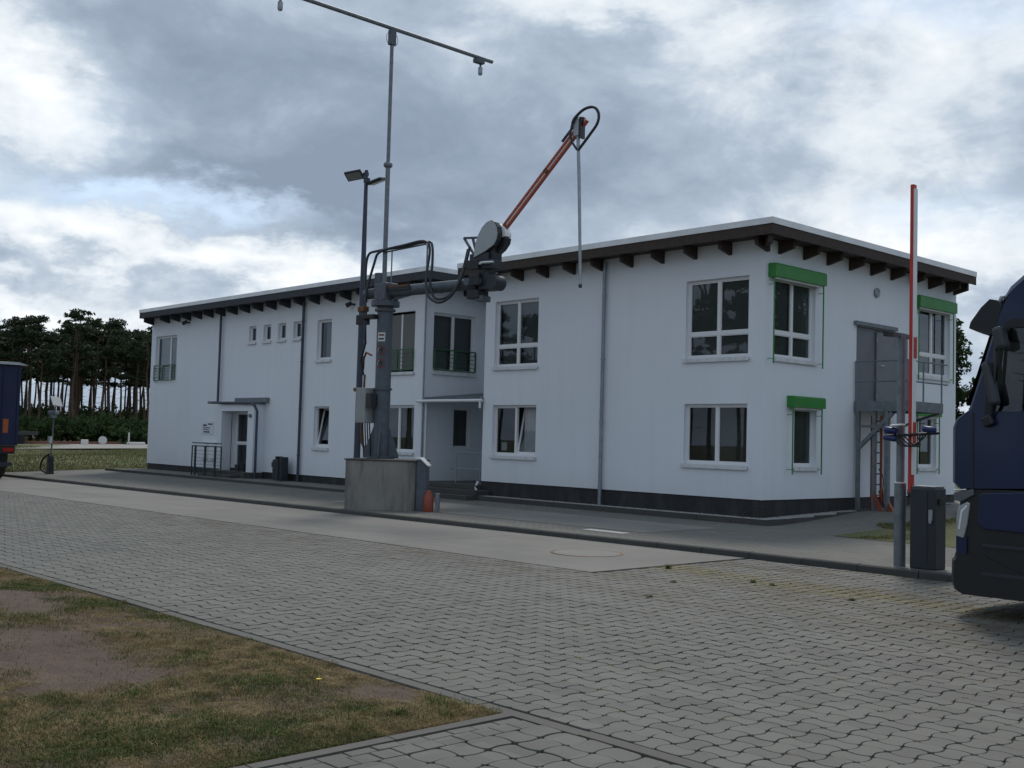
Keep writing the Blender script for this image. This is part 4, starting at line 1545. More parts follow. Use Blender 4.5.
def build_around_building():
    # gravel strip with edging along the right wing
    g = MB()
    nx = 160
    e = .42
    def strip(p0, p1, q0, q1, n, m_):
        vs = []
        for i in range(n + 1):
            t = i / n
            for k in range(5):
                s = k / 4
                a = Vector(p0).lerp(Vector(p1), t)
                b = Vector(q0).lerp(Vector(q1), t)
                v = a.lerp(b, s)
                vs.append((v.x, v.y, v.z + random.uniform(-.012, .018)))
        return vs, [(i * 5 + k, (i + 1) * 5 + k, (i + 1) * 5 + k + 1, i * 5 + k + 1) for i in range(n) for k in range(4)]
    vs, fs = strip((XN + .3, YF + .03, .0), (XS, YF + .03, .0), (XN + .3, YF - e, -.02), (XS + e, YF - e, -.02), 160, g)
    g.add(vs, fs)
    vs, fs = strip((XS - .03, YF, .0), (XS - .03, 25.6, .10), (XS + e, YF - e, -.02), (XS + e, 25.6, .08), 60, g)
    g.add(vs, fs)
    vs, fs = strip((XS - .03, 25.6, .10), (XS - .03, YB, .2), (XS + e, 25.6, .08), (XS + e, YB, .18), 90, g)
    g.add(vs, fs)
    gs = tag(g.build('gravel_strip', GRAVEL), 'grey gravel strip along the foot of the right wing', 'gravel', kind='stuff')
    # pebbles on it
    N = 5200
    t = rng.random(N)
    along = rng.random(N) < .6
    x = np.where(along, XN + .3 + t * (XS - XN), XS + rng.random(N) * e)
    y = np.where(along, YF - rng.random(N) * e, YF - e + t * 4.2)
    z = np.where(along, .0, .0 + np.clip((y - YF) / 3.6, 0, 1) * .09)
    s = rng.uniform(.015, .038, N)
    T = np.array([[1, 0, -.4], [-.5, .87, -.4], [-.5, -.87, -.4], [0, 0, .7]])
    V = (T[None] * s[:, None, None] + np.column_stack([x, y, z])[:, None]).reshape(-1, 3)
    i = np.arange(N)[:, None] * 4
    o = np_mesh('gravel_stones', V, np.vstack([i + [0, 1, 3], i + [1, 2, 3], i + [2, 0, 3]]), mat('gravel_pale', (0.34, 0.335, 0.32), .9, var=.4, vscale=25))
    tag(o, 'loose pale pebbles in the gravel strip at the building foot', 'gravel', kind='stuff')
    em = MB()
    em.box(XN + .3, XS + e + .05, YF - e - .05, YF - e, -.4, -.2)
    ed = struct(em.build('gravel_edging', EDGEC), 'low concrete edging of the gravel strip')
    x = XS + e + .06
    while x > XN + .5:
        s = MB()
        s.box(x - .99, x, YF - e - .06, YF - e, -.3, .015)
        s.build('edging_stone', KERBC, ed)
        x -= 1.0
    y = YF - e + .005
    while y < 30:
        zz = .02 + .18 * sstep(22, 27, y)
        s = MB()
        s.box(XS + e, XS + e + .06, y, y + .99, -.3, zz)
        s.build('edging_stone', KERBC, ed)
        y += 1.0

    # bent twig/cable at the corner of the plinth
    c = MB()
    c.tube(bez((-15.4, 21.75, .02), (-15.3, 21.9, .25), (-15.1, 21.97, .3), (-14.75, 21.9, .28), 10), .012, 6)
    tag(c.build('dry_stalk', BARKD), 'thin bent dry stalk at the dark plinth corner', 'stalk')

    # escape platform
    zb, y0, y1, xo = 2.62, 26.08, 27.92, -13.5
    P = empty('escape_platform', (-14.3, 27, 0), 'grey steel platform with railings below the upper side door', 'platform')
    m = MB()
    m.box(XS + .03, xo - .006, y0 + .006, y1 - .006, 2.86, 2.89)
    m.build('deck_grating', GALVD, P)
    m = MB()
    m.box(XS + .02, xo, y0, y0 + .05, 2.66, 2.92)
    m.box(xo - .05, xo, y0 + .052, y1, 2.66, 2.92)
    m.box(XS + .02, xo - .052, y1 - .05, y1, 2.66, 2.92)
    m.build('deck_beam', GALVD, P)
    def tubes(name, lst, r=.018, mm=GALVD):
        for a, b in lst:
            q = MB()
            q.tube([a, b], r, 8)
            q.build(name, mm, P)
    tubes('railing_post', [((XS + .05, y0 + .02, 2.9), (XS + .05, y0 + .02, 3.96)), ((xo - .03, y0 + .02, 2.9), (xo - .03, y0 + .02, 3.96)),
                           ((xo - .03, (y0 + y1) / 2 - .1, 2.9), (xo - .03, (y0 + y1) / 2 - .1, 3.96)), ((xo - .03, y1 - .03, 2.9), (xo - .03, y1 - .03, 3.96))], .022)
    for z in (3.94, 3.42):
        tubes('railing_bar', [((XS + .03, y0 + .02, z), (xo - .03, y0 + .02, z)), ((xo - .03, y0 + .02, z), (xo - .03, y1 + .28, z - .0))], .02)
    for (a, b) in (((XS + .12, y0 + .05, .0), (XS + .12, y0 + .05, 2.66)), ((-14.1, y0 + .05, .05), (-14.1, y0 + .05, 2.66)), ((XS + .12, y1 - .25, .0), (XS + .12, y1 - .25, 2.66)), ((XS + .55, y0 + .1, .0), (XS + .55, y0 + .1, 2.66))):
        m = MB()
        m.beam(a, b, .09, .09)
        m.build('support_post', GALVD, P)
    m = MB()
    m.beam((XS + .14, y0 + .05, 1.72), (-13.95, y0 + .05, 2.62), .08, .10)
    m.build('brace', GALVD, P)
    m = MB()
    m.beam((XS + .05, y0 + .06, 2.28), (-14.05, y0 + .06, 2.26), .06, .07)
    m.build('cross_beam', GALVD, P)
    m = MB()
    m.tube(bez((xo - .05, y1 - .1, 2.66), (xo - .25, y1 - .1, 2.6), (XS + .5, y1 - .1, 2.4), (XS + .1, y1 - .1, 2.1), 8), .035, 8)
    m.build('bracket', GALVD, P)
    # orange ladder under the platform
    Ld = empty('orange_ladder', (-14.45, 26.35, .08), 'orange ladder standing upright under the steel platform', 'ladder')
    for dx in (-.13, .13):
        m = MB()
        m.beam((-14.48 + dx, 26.30, .08), (-14.48 + dx, 26.30, 2.55), .055, .03)
        m.build('rail', LADDERC, Ld)
    for k in range(9):
        m = MB()
        m.cyl((-14.61, 26.30, .25 + k * .27), (-14.35, 26.30, .25 + k * .27), .016, n=8)
        m.build('rung', LADDERC, Ld)
    q = MB()
    q.prism([(-14.40, 26.25, .62), (-14.30, 26.25, .66), (-13.86, 26.05, .12), (-13.98, 26.05, .06)], (0, .10, 0))
    q.prism([(-14.52, 26.15, .56), (-14.44, 26.15, .60), (-14.1, 25.95, .10), (-14.2, 25.95, .05)], (0, .05, 0))
    tag(q.build('orange_chute', LADDERC), 'orange sloping steel chute at the foot of the ladder', 'chute')
    cb = MB()
    cb.tube(bez((-14.25, 26.0, 1.2), (-13.9, 25.95, .9), (-14.3, 25.9, .5), (-13.9, 25.9, .10), 12), .012, 6)
    tag(cb.build('hanging_cable', BLACK), 'black cable hanging beside the orange ladder', 'cable')

    # green railing beside the porch step
    Rl = empty('porch_railing', (-39, 20.7, -.05), 'dark green railing beside the step of the porch', 'railing')
    yr = 20.85
    xs = (-40.9, -40.55, -39.75, -38.95, -38.55)
    for x in xs[:1] + xs[-1:]:
        m = MB()
        m.beam((x, yr, -.1), (x, yr, 1.10), .04, .04)
        m.build('post', RAILD, Rl)
    for x in xs[1:4]:
        m = MB()
        m.beam((x, yr - .04, -.12), (x, yr - .04, 1.12), .075, .06)
        m.build('post', RAILD, Rl)
    for z in (1.10, 1.22):
        m = MB()
        m.tube([(xs[0], yr, z), (xs[-1], yr, z)], .022, 8)
        m.build('rail', RAILD, Rl)
    for k in range(6):
        m = MB()
        m.tube([(xs[0], yr, .25 + k * .135), (xs[-1], yr, .25 + k * .135)], .008, 6)
        m.build('rail', GALVD, Rl)
    # litter bins
    bn = MB()
    bn.box(-35.82, -35.45, 21.45, 21.85, -.02, .72)
    bo = tag(bn.build('litter_bin', ANTH, bevel=.02), 'dark grey litter bin by the long wing near the downpipe', 'bin')
    q = MB()
    q.box(-35.44, -35.28, 21.5, 21.8, -.02, .82)
    q.build('ash_tray', ANTH, bo, bevel=.02)
    q = MB()
    q.box(-35.74, -35.58, 21.5, 21.75, .721, .84)
    q.build('lid', BLACKP, bo, bevel=.02)
    q = MB()
    q.box(-36.15, -35.83, 21.6, 21.8, .42, .62)
    q.build('side_box', POLEB, bo, bevel=.02)
    # crates in the porch
    for (x, s, zz, mm, lab) in ((-38.35, .16, .17, BLACKP, 'small black box on the porch floor beside the glass door'), (-38.75, .14, .17, ANTH, 'smaller grey box behind the porch railing')):
        q = MB()
        q.box(x - s, x + s, 21.62, 21.62 + 2 * s, zz, zz + s * 1.9)
        tag(q.build('box', mm, bevel=.01), lab, 'box')
    # handrail in the entrance recess
    H = empty('entrance_handrail', (-26.1, 22.5, .3), 'thin galvanised handrail on the steps of the recessed entrance', 'railing')
    ps = [((-26.75, 22.6, .3), (-26.75, 22.6, 1.22)), ((-25.6, 22.6, .3), (-25.6, 22.6, 1.24))]
    for a, b in ps:
        q = MB()
        q.tube([a, b], .018, 8)
        q.build('post', GALV, H)
    for z in (1.22, .72):
        q = MB()
        q.tube([(-27.0, 22.6, z), (-24.95, 22.6, z + .03)], .02, 8)
        q.build('rail', GALV, H)


build_around_building()
# ------------------------------------------------------------------ sampler crane on its concrete block
CT = Vector((0.990, 0.140, 0.0)).normalized()
CN = Vector((-CT.y, CT.x, 0.0))
CO = Vector((-23.40, 17.20, 0.0))


def C(s, z, off=0.0):
    p = CO + CT * s + CN * off
    return (p.x, p.y, z)


def build_sampler():
    bu, bv = Vector((.788, .616, 0)), Vector((-.616, .788, 0))
    fc = Vector((-22.45, 16.50, 0))
    bc = fc + bv * .72
    b = MB()
    b.obox(bc + Vector((0, 0, .39)), bu, bv, (0, 0, 1), .90, .72, .69)
    blk = tag(b.build('concrete_block', BLOCKC, bevel=.025), 'large stained concrete foundation block carrying the crane', 'concrete block')
    q = MB()
    q.obox(bc + Vector((0, 0, 1.09)), bu, bv, (0, 0, 1), .93, .75, .015)
    q.build('top_plate', KERBC, blk, bevel=.006)

    S = empty('sampler_crane', (CO.x, CO.y, 1.105), 'grey sampling crane with orange white boom on the concrete block', 'crane')
    m = MB()
    m.cyl((CO.x, CO.y, 1.105), (CO.x, CO.y, 5.06), .205, n=28)
    pil = m.build('column', STEEL, S)
    for z, r, h in ((5.06, .37, .13), (2.88, .24, .05), (4.93, .27, .06), (1.11, .36, .05)):
        m = MB()
        m.cyl((CO.x, CO.y, z), (CO.x, CO.y, z + h), r, n=28)
        m.build('flange', STEEL, pil)
    for k in range(4):
        a = math.pi / 4 + k * math.pi / 2
        d = Vector((math.cos(a), math.sin(a), 0))
        n_ = Vector((-d.y, d.x, 0)) * .015
        p = Vector((CO.x, CO.y, 0))
        m = MB()
        tri = [p + d * .18 + Vector((0, 0, 1.12)) - n_, p + d * .46 + Vector((0, 0, 1.12)) - n_, p + d * .46 + Vector((0, 0, 1.2)) - n_, p + d * .20 + Vector((0, 0, 1.95)) - n_]
        m.prism(tri, n_ * 2)
        m.build('gusset', STEEL, pil)
    for k in range(12):
        a = 2 * math.pi * k / 12
        m = MB()
        m.cyl((CO.x + .32 * math.cos(a), CO.y + .32 * math.sin(a), 5.19), (CO.x + .32 * math.cos(a), CO.y + .32 * math.sin(a), 5.225), .025, n=6)
        m.build('bolt', GALVD, pil)
    # three round/square stickers on the column (facing the lane)
    nrm = Vector((.50, -.866, 0))
    tan = Vector((.866, .5, 0))
    for k, z in enumerate((4.25, 3.90, 3.56)):
        c = Vector((CO.x, CO.y, z)) + nrm * .208
        q = MB()
        cur = []
        for row in (-.115, .115):
            for i in range(9):
                a = -.50 + 1.0 * i / 8
                dv = nrm * math.cos(a) + tan * math.sin(a)
                cur.append(Vector((CO.x, CO.y, z + row)) + dv * .2085)
        if k == 0:
            q.add(cur, [(i, i + 1, 9 + i + 1, 9 + i) for i in range(8)])
            st = q.build('sticker', STICKW, pil)
            for zz in (.05, -.05):
                w = MB()
                w.add([Vector((CO.x, CO.y, z + zz + dz)) + (nrm * math.cos(a) + tan * math.sin(a)) * .211 for dz in (-.022, .022) for a in (-.36, -.12, .12, .36)],
                      [(i, i + 1, 4 + i + 1, 4 + i) for i in range(3)])
                w.build('print', STICKR if zz > 0 else ANTH, st)
        else:
            def ringpt(r, a, rad):
                aa = r * math.cos(a) / .2085
                return Vector((CO.x, CO.y, z + r * math.sin(a))) + (nrm * math.cos(aa) + tan * math.sin(aa)) * rad
            N = 24
            q.add([ringpt(.125, 2 * math.pi * i / N, .209) for i in range(N)], [tuple(range(N))])
            st = q.build('sticker', STICKW, pil)
            w = MB()
            rr = [ringpt(r, 2 * math.pi * i / N, .2125) for r in (.125, .095) for i in range(N)]
            w.add(rr, [(i, (i + 1) % N, N + (i + 1) % N, N + i) for i in range(N)])
            w.build('ring', STICKR, st)
            w = MB()
            w.add([ringpt(.085, a, .2115) for a in (.5, 1.4, 2.2, 3.4, 4.4, 5.2)], [(0, 1, 2, 3, 4, 5)])
            w.build('figure', ANTH, st)
    # control box on the column, with cables
    m = MB()
    m.box(-24.02, -23.60, 16.80, 17.18, 2.02, 2.93)
    cb = m.build('control_box', mat('control_box_grey', (0.27, 0.29, 0.29), .5, var=.1), S, bevel=.012)
    m = MB()
    m.box(-23.54, -23.34, 16.78, 16.95, 2.42, 2.78)
    m.build('display', BLACKP, cb)
    for k in range(4):
        m = MB()
        x = -23.93 + k * .1
        m.tube(bez((x, 16.98, 2.02), (x, 16.98, 1.8), (x + .1, 16.95, 1.7), (x + .05, 17.0, 1.15), 8), .018, 6)
        m.build('cable', BLACK, cb)
    # slewing head, arm
    m = MB()
    m.box(CO.x - .24, CO.x + .26, CO.y - .22, CO.y + .22, 5.19, 5.66)
    m.cyl((CO.x - .25, CO.y, 5.68), (CO.x - .25, CO.y, 5.95), .16, n=16)
    hd = m.build('slewing_head', STEEL, S, bevel=.03)
    m = MB()
    m.tube([C(.2, 5.44), C(.35, 5.44), C(3.45, 5.45)], [.19, .145, .14], 20)
    m.tube([C(-.75, 5.42), C(-.25, 5.44)], [.13, .15], 16)
    m.prism([C(.28, 5.20, -.02), C(.95, 5.30, -.02), C(.95, 5.36, -.02), C(.28, 5.50, -.02)], CN * .04)
    arm = m.build('arm', STEEL, S)
    m = MB()
    m.obox(C(.62, 5.50, -.185), CT, CN, (0, 0, 1), .42, .012, .07)
    pl = m.build('name_plate', BLACKP, arm)
    m = MB()
    m.obox(C(.62, 5.54, -.199), CT, CN, (0, 0, 1), .36, .003, .02)
    m.build('print', COPPER, pl)
    for s in (3.2, 3.45):
        m = MB()
        m.tube([C(s, 5.45), C(s + .04, 5.45)], .20, 20)
        m.build('flange', STEEL, arm)
    # hose bracket over the head
    m = MB()
    m.tube([C(-.05, 5.6), C(-.05, 6.44), C(.0, 6.5), C(1.40, 6.58), C(1.44, 6.52), C(1.44, 5.55)], .022, 8)
    m.tube([C(.18, 5.6), C(.18, 6.5)], .018, 8)
    br = m.build('hose_bracket', GALVD, S)
    hoses = [
        [C(-.62, 5.2, -.1), C(-.68, 5.8, -.1), C(-.62, 6.42, -.1), C(-.3, 6.54, -.06), C(.6, 6.57, -.05), C(1.45, 6.62, -.05), C(1.68, 6.5, -.08), C(1.74, 6.0, -.12), C(1.72, 5.5, -.15), C(1.95, 5.14, -.2), C(2.35, 5.15, -.2), C(2.65, 5.4, -.2), C(2.82, 5.85, -.15), C(2.9, 6.3, -.1)],
        [C(-.4, 4.6, -.25), C(-.55, 5.3, -.2), C(-.35, 6.2, -.12), C(-.15, 6.5, -.1), C(.7, 6.60, -.09), C(1.4, 6.64, -.09), C(1.62, 6.4, -.1), C(1.62, 5.7, -.2), C(1.75, 5.25, -.28), C(2.1, 5.02, -.28), C(2.5, 5.12, -.28), C(2.8, 5.5, -.25), C(2.95, 6.0, -.2), C(3.0, 6.35, -.15)],
    ]
    for hp in hoses:
        # smooth
        P = [Vector(p) for p in hp]
        out = []
        for i in range(len(P) - 1):
            p0, p1, p2, p3 = P[max(i - 1, 0)], P[i], P[i + 1], P[min(i + 2, len(P) - 1)]
            for k in range(5):
                t = k / 5
                out.append(.5 * ((2 * p1) + (p2 - p0) * t + (2 * p0 - 5 * p1 + 4 * p2 - p3) * t * t + (3 * p1 - p0 - 3 * p2 + p3) * t ** 3))
        out.append(P[-1])
        m = MB()
        m.tube(out, .033, 10)
        m.build('hose', HOSE, S)
    # extra loops beside the column
    for pts, r, mm in (([C(-.55, 5.0, -.2), C(-.42, 4.5, -.3), C(-.45, 4.1, -.25), C(-.75, 3.7, -.1), C(-.86, 3.3, .1)], .035, HOSE),
                       ([C(-.86, 3.45, .1), C(-.75, 3.72, 0), C(-.45, 3.86, -.2), C(-.25, 3.78, -.2)], .028, COPPER),
                       ([C(-.8, 3.3, .1), C(-.82, 2.4, .1), C(-.86, 1.9, .1)], .03, COPPER),
                       ([C(-.75, 1.9, .0), C(-.72, 1.5, .0), C(-.5, 1.2, .0)], .035, COPPER)):
        m = MB()
        m.tube(pts, r, 8)
        m.build('hose', mm, S)
    for (s, z, o, hx, hz, mm) in ((-.62, 4.72, -.2, .17, .13, BLACKP), (-.60, 5.0, -.22, .12, .07, COPPER), (-.30, 4.78, -.25, .22, .06, BLACKP), (-.9, 2.9, .05, .17, .05, COPPER)):
        m = MB()
        m.obox(C(s, z, o), CT, CN, (0, 0, 1), hx, .1, hz)
        m.build('valve_box', mm, S, bevel=.02)
    # wrist
    m = MB()
    m.obox(C(3.50, 5.48, 0), CT, CN, (0, 0, 1), .15, .2, .22)
    m.tube([C(3.42, 5.45, -.30), C(3.42, 5.45, .3)], .10, 14)
    wr = m.build('wrist', ANTH, S, bevel=.02)
    for (s, z, o, hx, hy, hz, mm) in ((3.30, 5.50, -.24, .16, .08, .14, BLACKP), (3.25, 5.15, -.1, .18, .2, .10, BLACKP), (3.56, 5.86, -.05, .24, .2, .11, ANTH),
                                      (3.30, 5.86, -.25, .15, .10, .12, BLACKP), (3.0, 5.90, -.15, .10, .10, .10, BLACKP), (3.42, 5.05, -.1, .12, .16, .07, STEEL),
                                      (3.35, 6.06, -.05, .30, .16, .09, ANTH), (3.66, 6.10, .0, .12, .15, .22, BLACKP)):
        m = MB()
        m.obox(C(s, z, o), CT, CN, (0, 0, 1), hx, hy, hz)
        m.build('housing', mm, wr, bevel=.015)
    for (s, z, r, l, mm) in ((3.74, 5.43, .18, .20, ANTH), (3.05, 5.47, .09, .3, STEEL), (3.45, 5.90, .05, .30, GALV)):
        m = MB()
        m.tube([C(s, z, -l), C(s, z, l * .9)], r, 22)
        o_ = m.build('motor', mm, wr)
        if r > .2:
            m = MB()
            m.tube([C(s, z, -l - .012), C(s, z, -l - .001)], r * .86, 22)
            m.build('motor_cap', MIRRORM, o_)
    m = MB()
    m.tube([C(3.5, 5.86, -.34), C(3.62, 5.88, -.36), C(3.9, 5.88, -.3)], .035, 8)
    m.build('cylinder_rod', CHROME, wr)
    # hose support arms
    m = MB()
    m.beam(C(2.72, 6.60, -.05), C(3.15, 6.05, -.05), .05, .05)
    m.beam(C(2.72, 6.60, -.05), C(3.30, 6.56, -.05), .05, .05)
    m.beam(C(3.0, 6.58, -.05), C(3.10, 6.28, -.05), .05, .05)
    m.build('hose_support', STEEL, wr)
    # pivot housing with pale cover plate
    outl = [(a_ + .16, b_ - .02) for a_, b_ in ((3.03, 6.05), (3.04, 6.22), (3.08, 6.42), (3.16, 6.62), (3.28, 6.80), (3.42, 6.91), (3.56, 6.94), (3.68, 6.88), (3.76, 6.76), (3.79, 6.60), (3.76, 6.44), (3.68, 6.32), (3.40, 6.18))]
    m = MB()
    m.prism([C(s, z, -.22) for s, z in outl], CN * .16)
    hs = m.build('pivot_housing', ANTH, S, bevel=.015)
    m = MB()
    m.prism([C(3.58 + (s - 3.58) * .95, 6.53 + (z - 6.53) * .95, -.236) for s, z in outl], CN * .014)
    m.build('cover_plate', MIRRORM, hs)
    m = MB()
    m.prism([C(s, z, -.05) for s, z in ((3.50, 6.80), (3.66, 6.86), (3.84, 6.84), (3.98, 6.74), (4.04, 6.62), (4.05, 6.52), (3.7, 6.50))], CN * .22)
    m.build('white_cover', WHITEP, hs, bevel=.02)
    m = MB()
    m.prism([C(s, z, -.05) for s, z in ((3.60, 6.52), (4.05, 6.50), (4.02, 6.36), (3.90, 6.22), (3.74, 6.12), (3.60, 5.96), (3.45, 6.3))], CN * .22)
    m.build('dark_cover', BLACKP, hs, bevel=.02)
    # boom: two orange rails with white channel between
    b0, b1 = Vector(C(3.82, 6.66, .05)), Vector(C(6.24, 9.02, .05))
    d = (b1 - b0).normalized()
    u = CN.cross(d).normalized()
    if u.z < 0:
        u = -u
    m = MB()
    m.obox((b0 + b1) / 2, d, CN, u, (b1 - b0).length / 2, .012, .03)
    boom = m.build('boom', WHITEP, S)
    for sg in (-1, 1):
        m = MB()
        m.obox((b0 + b1) / 2 + u * (.055 * sg), d, CN, u, (b1 - b0).length / 2, .04, .024)
        m.build('boom_rail', mat('boom_rust_red', (.42, .075, .032), .5, var=.2, vscale=8), boom)
    for t in (.05, .55, .95):
        m = MB()
        m.obox(b0.lerp(b1, t), d, CN, u, .05, .04, .075)
        m.build('boom_clamp', COPPER, boom)
    m = MB()
    m.obox(b0.lerp(b1, .86) + u * .16, d, CN, u, .30, .025, .022)
    m.build('upper_rod', BLACKP, boom)
    # probe carrier, tube, hose loop
    m = MB()
    m.obox(C(6.04, 8.84, -.02), CT, CN, (0, 0, 1), .07, .05, .2)
    car = m.build('probe_carrier', MIRRORM, S, bevel=.01)
    m = MB()
    m.obox(C(6.15, 8.82, .02), CT, CN, (0, 0, 1), .03, .08, .24)
    m.build('carrier_plate', BLACKP, car)
    m = MB()
    m.tube([C(6.02, 9.12, .0), C(6.06, 8.6, .0), C(6.12, 7.6, .0), C(6.20, 5.75, .0), C(6.22, 5.22, .0)], [.036, .04, .04, .034, .032], 14)
    tb = m.build('probe_tube', GALV, S)
    m = MB()
    m.tube([C(6.22, 5.225, 0), C(6.222, 5.15, 0)], [.042, .04], 12)
    m.build('probe_tip', BLACKP, tb)
    m = MB()
    lp = [C(5.96, 8.92, -.1), C(6.04, 9.05, -.1), C(6.25, 9.22, -.05), C(6.48, 9.24, 0), C(6.60, 9.08, .02), C(6.57, 8.86, .02), C(6.38, 8.62, 0), C(6.16, 8.40, 0), C(6.08, 8.30, -.02)]
    P = [Vector(p) for p in lp]
    out = []
    for i in range(len(P) - 1):
        p0, p1, p2, p3 = P[max(i - 1, 0)], P[i], P[i + 1], P[min(i + 2, len(P) - 1)]
        for k in range(5):
            t = k / 5
            out.append(.5 * ((2 * p1) + (p2 - p0) * t + (2 * p0 - 5 * p1 + 4 * p2 - p3) * t * t + (3 * p1 - p0 - 3 * p2 + p3) * t ** 3))
    out.append(P[-1])
    m.tube(out, .034, 8)
    m.build('hose_loop', HOSE, S)
    m = MB()
    m.tube([C(5.96, 8.92, -.1), C(5.90, 8.68, -.1), C(5.95, 8.50, -.08), C(6.06, 8.32, -.03)], .026, 8)
    m.build('hose_loop', HOSE, S)

    # tall mast with cross bar and hanging cameras
    mx, my = -23.49, 17.20
    T = empty('camera_mast', (mx, my, 5.68), 'tall thin grey mast with a slanting cross bar and hanging cameras', 'mast')
    m = MB()
    m.cyl((mx, my, 5.68), (mx, my, 8.78), .062, n=14)
    m.cyl((mx, my, 8.74), (mx, my, 12.42), .05, n=14)
    m.build('mast_tube', GALVD, T)
    m = MB()
    m.tube([(mx, my, 8.74), (mx, my, 8.78), (mx, my, 8.84), (mx, my, 8.88)], [.08, .12, .12, .08], 16)
    m.build('collar', GALVD, T)
    m = MB()
    m.tube([(mx, 12.9, 12.47), (mx, 20.75, 12.47)], .055, 12)
    bar = m.build('cross_bar', GALVD, T)
    m = MB()
    m.box(mx - .07, mx + .07, my - .09, my + .09, 12.02, 12.42)
    m.build('clamp', STEEL, T, bevel=.01)
    m = MB()
    m.tube(arc((mx, my, 12.18), .19, 0, 2 * math.pi * 19 / 20, 19, (0, 1, 0), (0, 0, 1)), .007, 5, closed=True)
    m.build('cable_loop', HOSE, T)
    for y in (13.75, 20.25):
        m = MB()
        m.box(mx - .08, mx + .08, y - .16, y + .16, 12.30, 12.42)
        m.cyl((mx, y + .06, 12.30), (mx, y + .06, 12.20), .03, n=8)
        m.build('camera_mount', STEEL, T, bevel=.01)
        m = MB()
        m.tube([(mx, y + .06, 12.21), (mx, y + .06, 12.18), (mx, y + .06, 12.02), (mx, y + .06, 11.98)], [.045, .065, .065, .05], 12)
        m.build('camera', GALV, T)

    # lamp post with two LED floodlights
    lx, ly = -26.02, 18.30
    zg = zF(lx, ly)
    L = empty('lamp_post', (lx, ly, zg), 'dark blue grey lamp post with two floodlights behind the concrete block', 'lamp post')
    m = MB()
    m.tube([(lx, ly, zg - .1), (lx, ly, 5.2), (lx, ly, 9.28)], [.098, .085, .052], 16)
    m.build('post', POLEB, L)
    m = MB()
    m.box(lx - .06, lx + .12, ly - .05, ly + .05, 8.92, 9.04)
    m.box(lx - .12, lx + .05, ly - .05, ly + .05, 9.12, 9.22)
    m.build('lamp_bracket', POLEB, L)
    for (c, ax, ay, hx) in (((lx - .40, ly - .14, 9.17), (.72, .55, .16), (-.55, .72, -.42), .25), ((lx + .36, ly + .12, 8.93), (.86, .35, .25), (-.4, .9, .22), .25)):
        ax, ay = Vector(ax).normalized(), Vector(ay)
        ay = (ay - ax * ay.dot(ax)).normalized()
        az = ax.cross(ay)
        m = MB()
        m.obox(c, ax, ay, az, hx, .19, .035)
        fl = m.build('floodlight', BLACKP, L, bevel=.015)
        m = MB()
        m.obox(Vector(c) - az * .042, ax, ay, az, hx * .85, .15, .006)
        m.build('lens', mat('lamp_lens', (0.30, 0.31, 0.30), .3), fl)
        m = MB()
        for k in range(7):
            m.obox(Vector(c) + az * .045 + ax * (-.16 + k * .053), ax, ay, az, .007, .15, .018)
        m.build('cooling_fins', BLACKP, fl)

    # grey terminal with white sloped top on the right side of the block
    R_ = fc + bu * .905

    def Q(a_, b_, z_):
        p = R_ + bu * a_ + bv * b_
        return (p.x, p.y, z_)
    m = MB()
    m.prism([Q(.0, .06, -.2), Q(.0, .06, 1.12), Q(.10, .06, 1.12), Q(.26, .06, .98), Q(.26, .06, -.2)], bv * .34)
    tm = tag(m.build('terminal', STEEL, bevel=.01), 'narrow grey terminal cabinet beside the right end of the concrete block', 'terminal')
    m = MB()
    m.prism([Q(-.02, .03, 1.155), Q(.09, .03, 1.155), Q(.30, .03, .965), Q(.30, .03, .99), Q(.10, .03, 1.18), Q(-.02, .03, 1.18)], bv * .40)
    m.build('sloped_top', WHITEP, tm)
    c = Q(.36, -.05, 0)
    z0 = zF(c[0], c[1])
    m = MB()
    m.tube([(c[0], c[1], z0), (c[0], c[1], z0 + .05), (c[0], c[1], z0 + .36), (c[0], c[1], z0 + .42), (c[0], c[1], z0 + .52)], [.12, .13, .13, .09, .06], 18)
    ex = tag(m.build('red_canister', REDOR), 'worn red orange canister standing against the terminal cabinet', 'canister')
    m = MB()
    m.obox(Q(.58, -.02, z0 + .2), bu, bv, (0, 0, 1), .05, .06, .26)
    tag(m.build('stub_post', GALVD, bevel=.012), 'short grey stub post right of the red canister', 'post')


build_sampler()


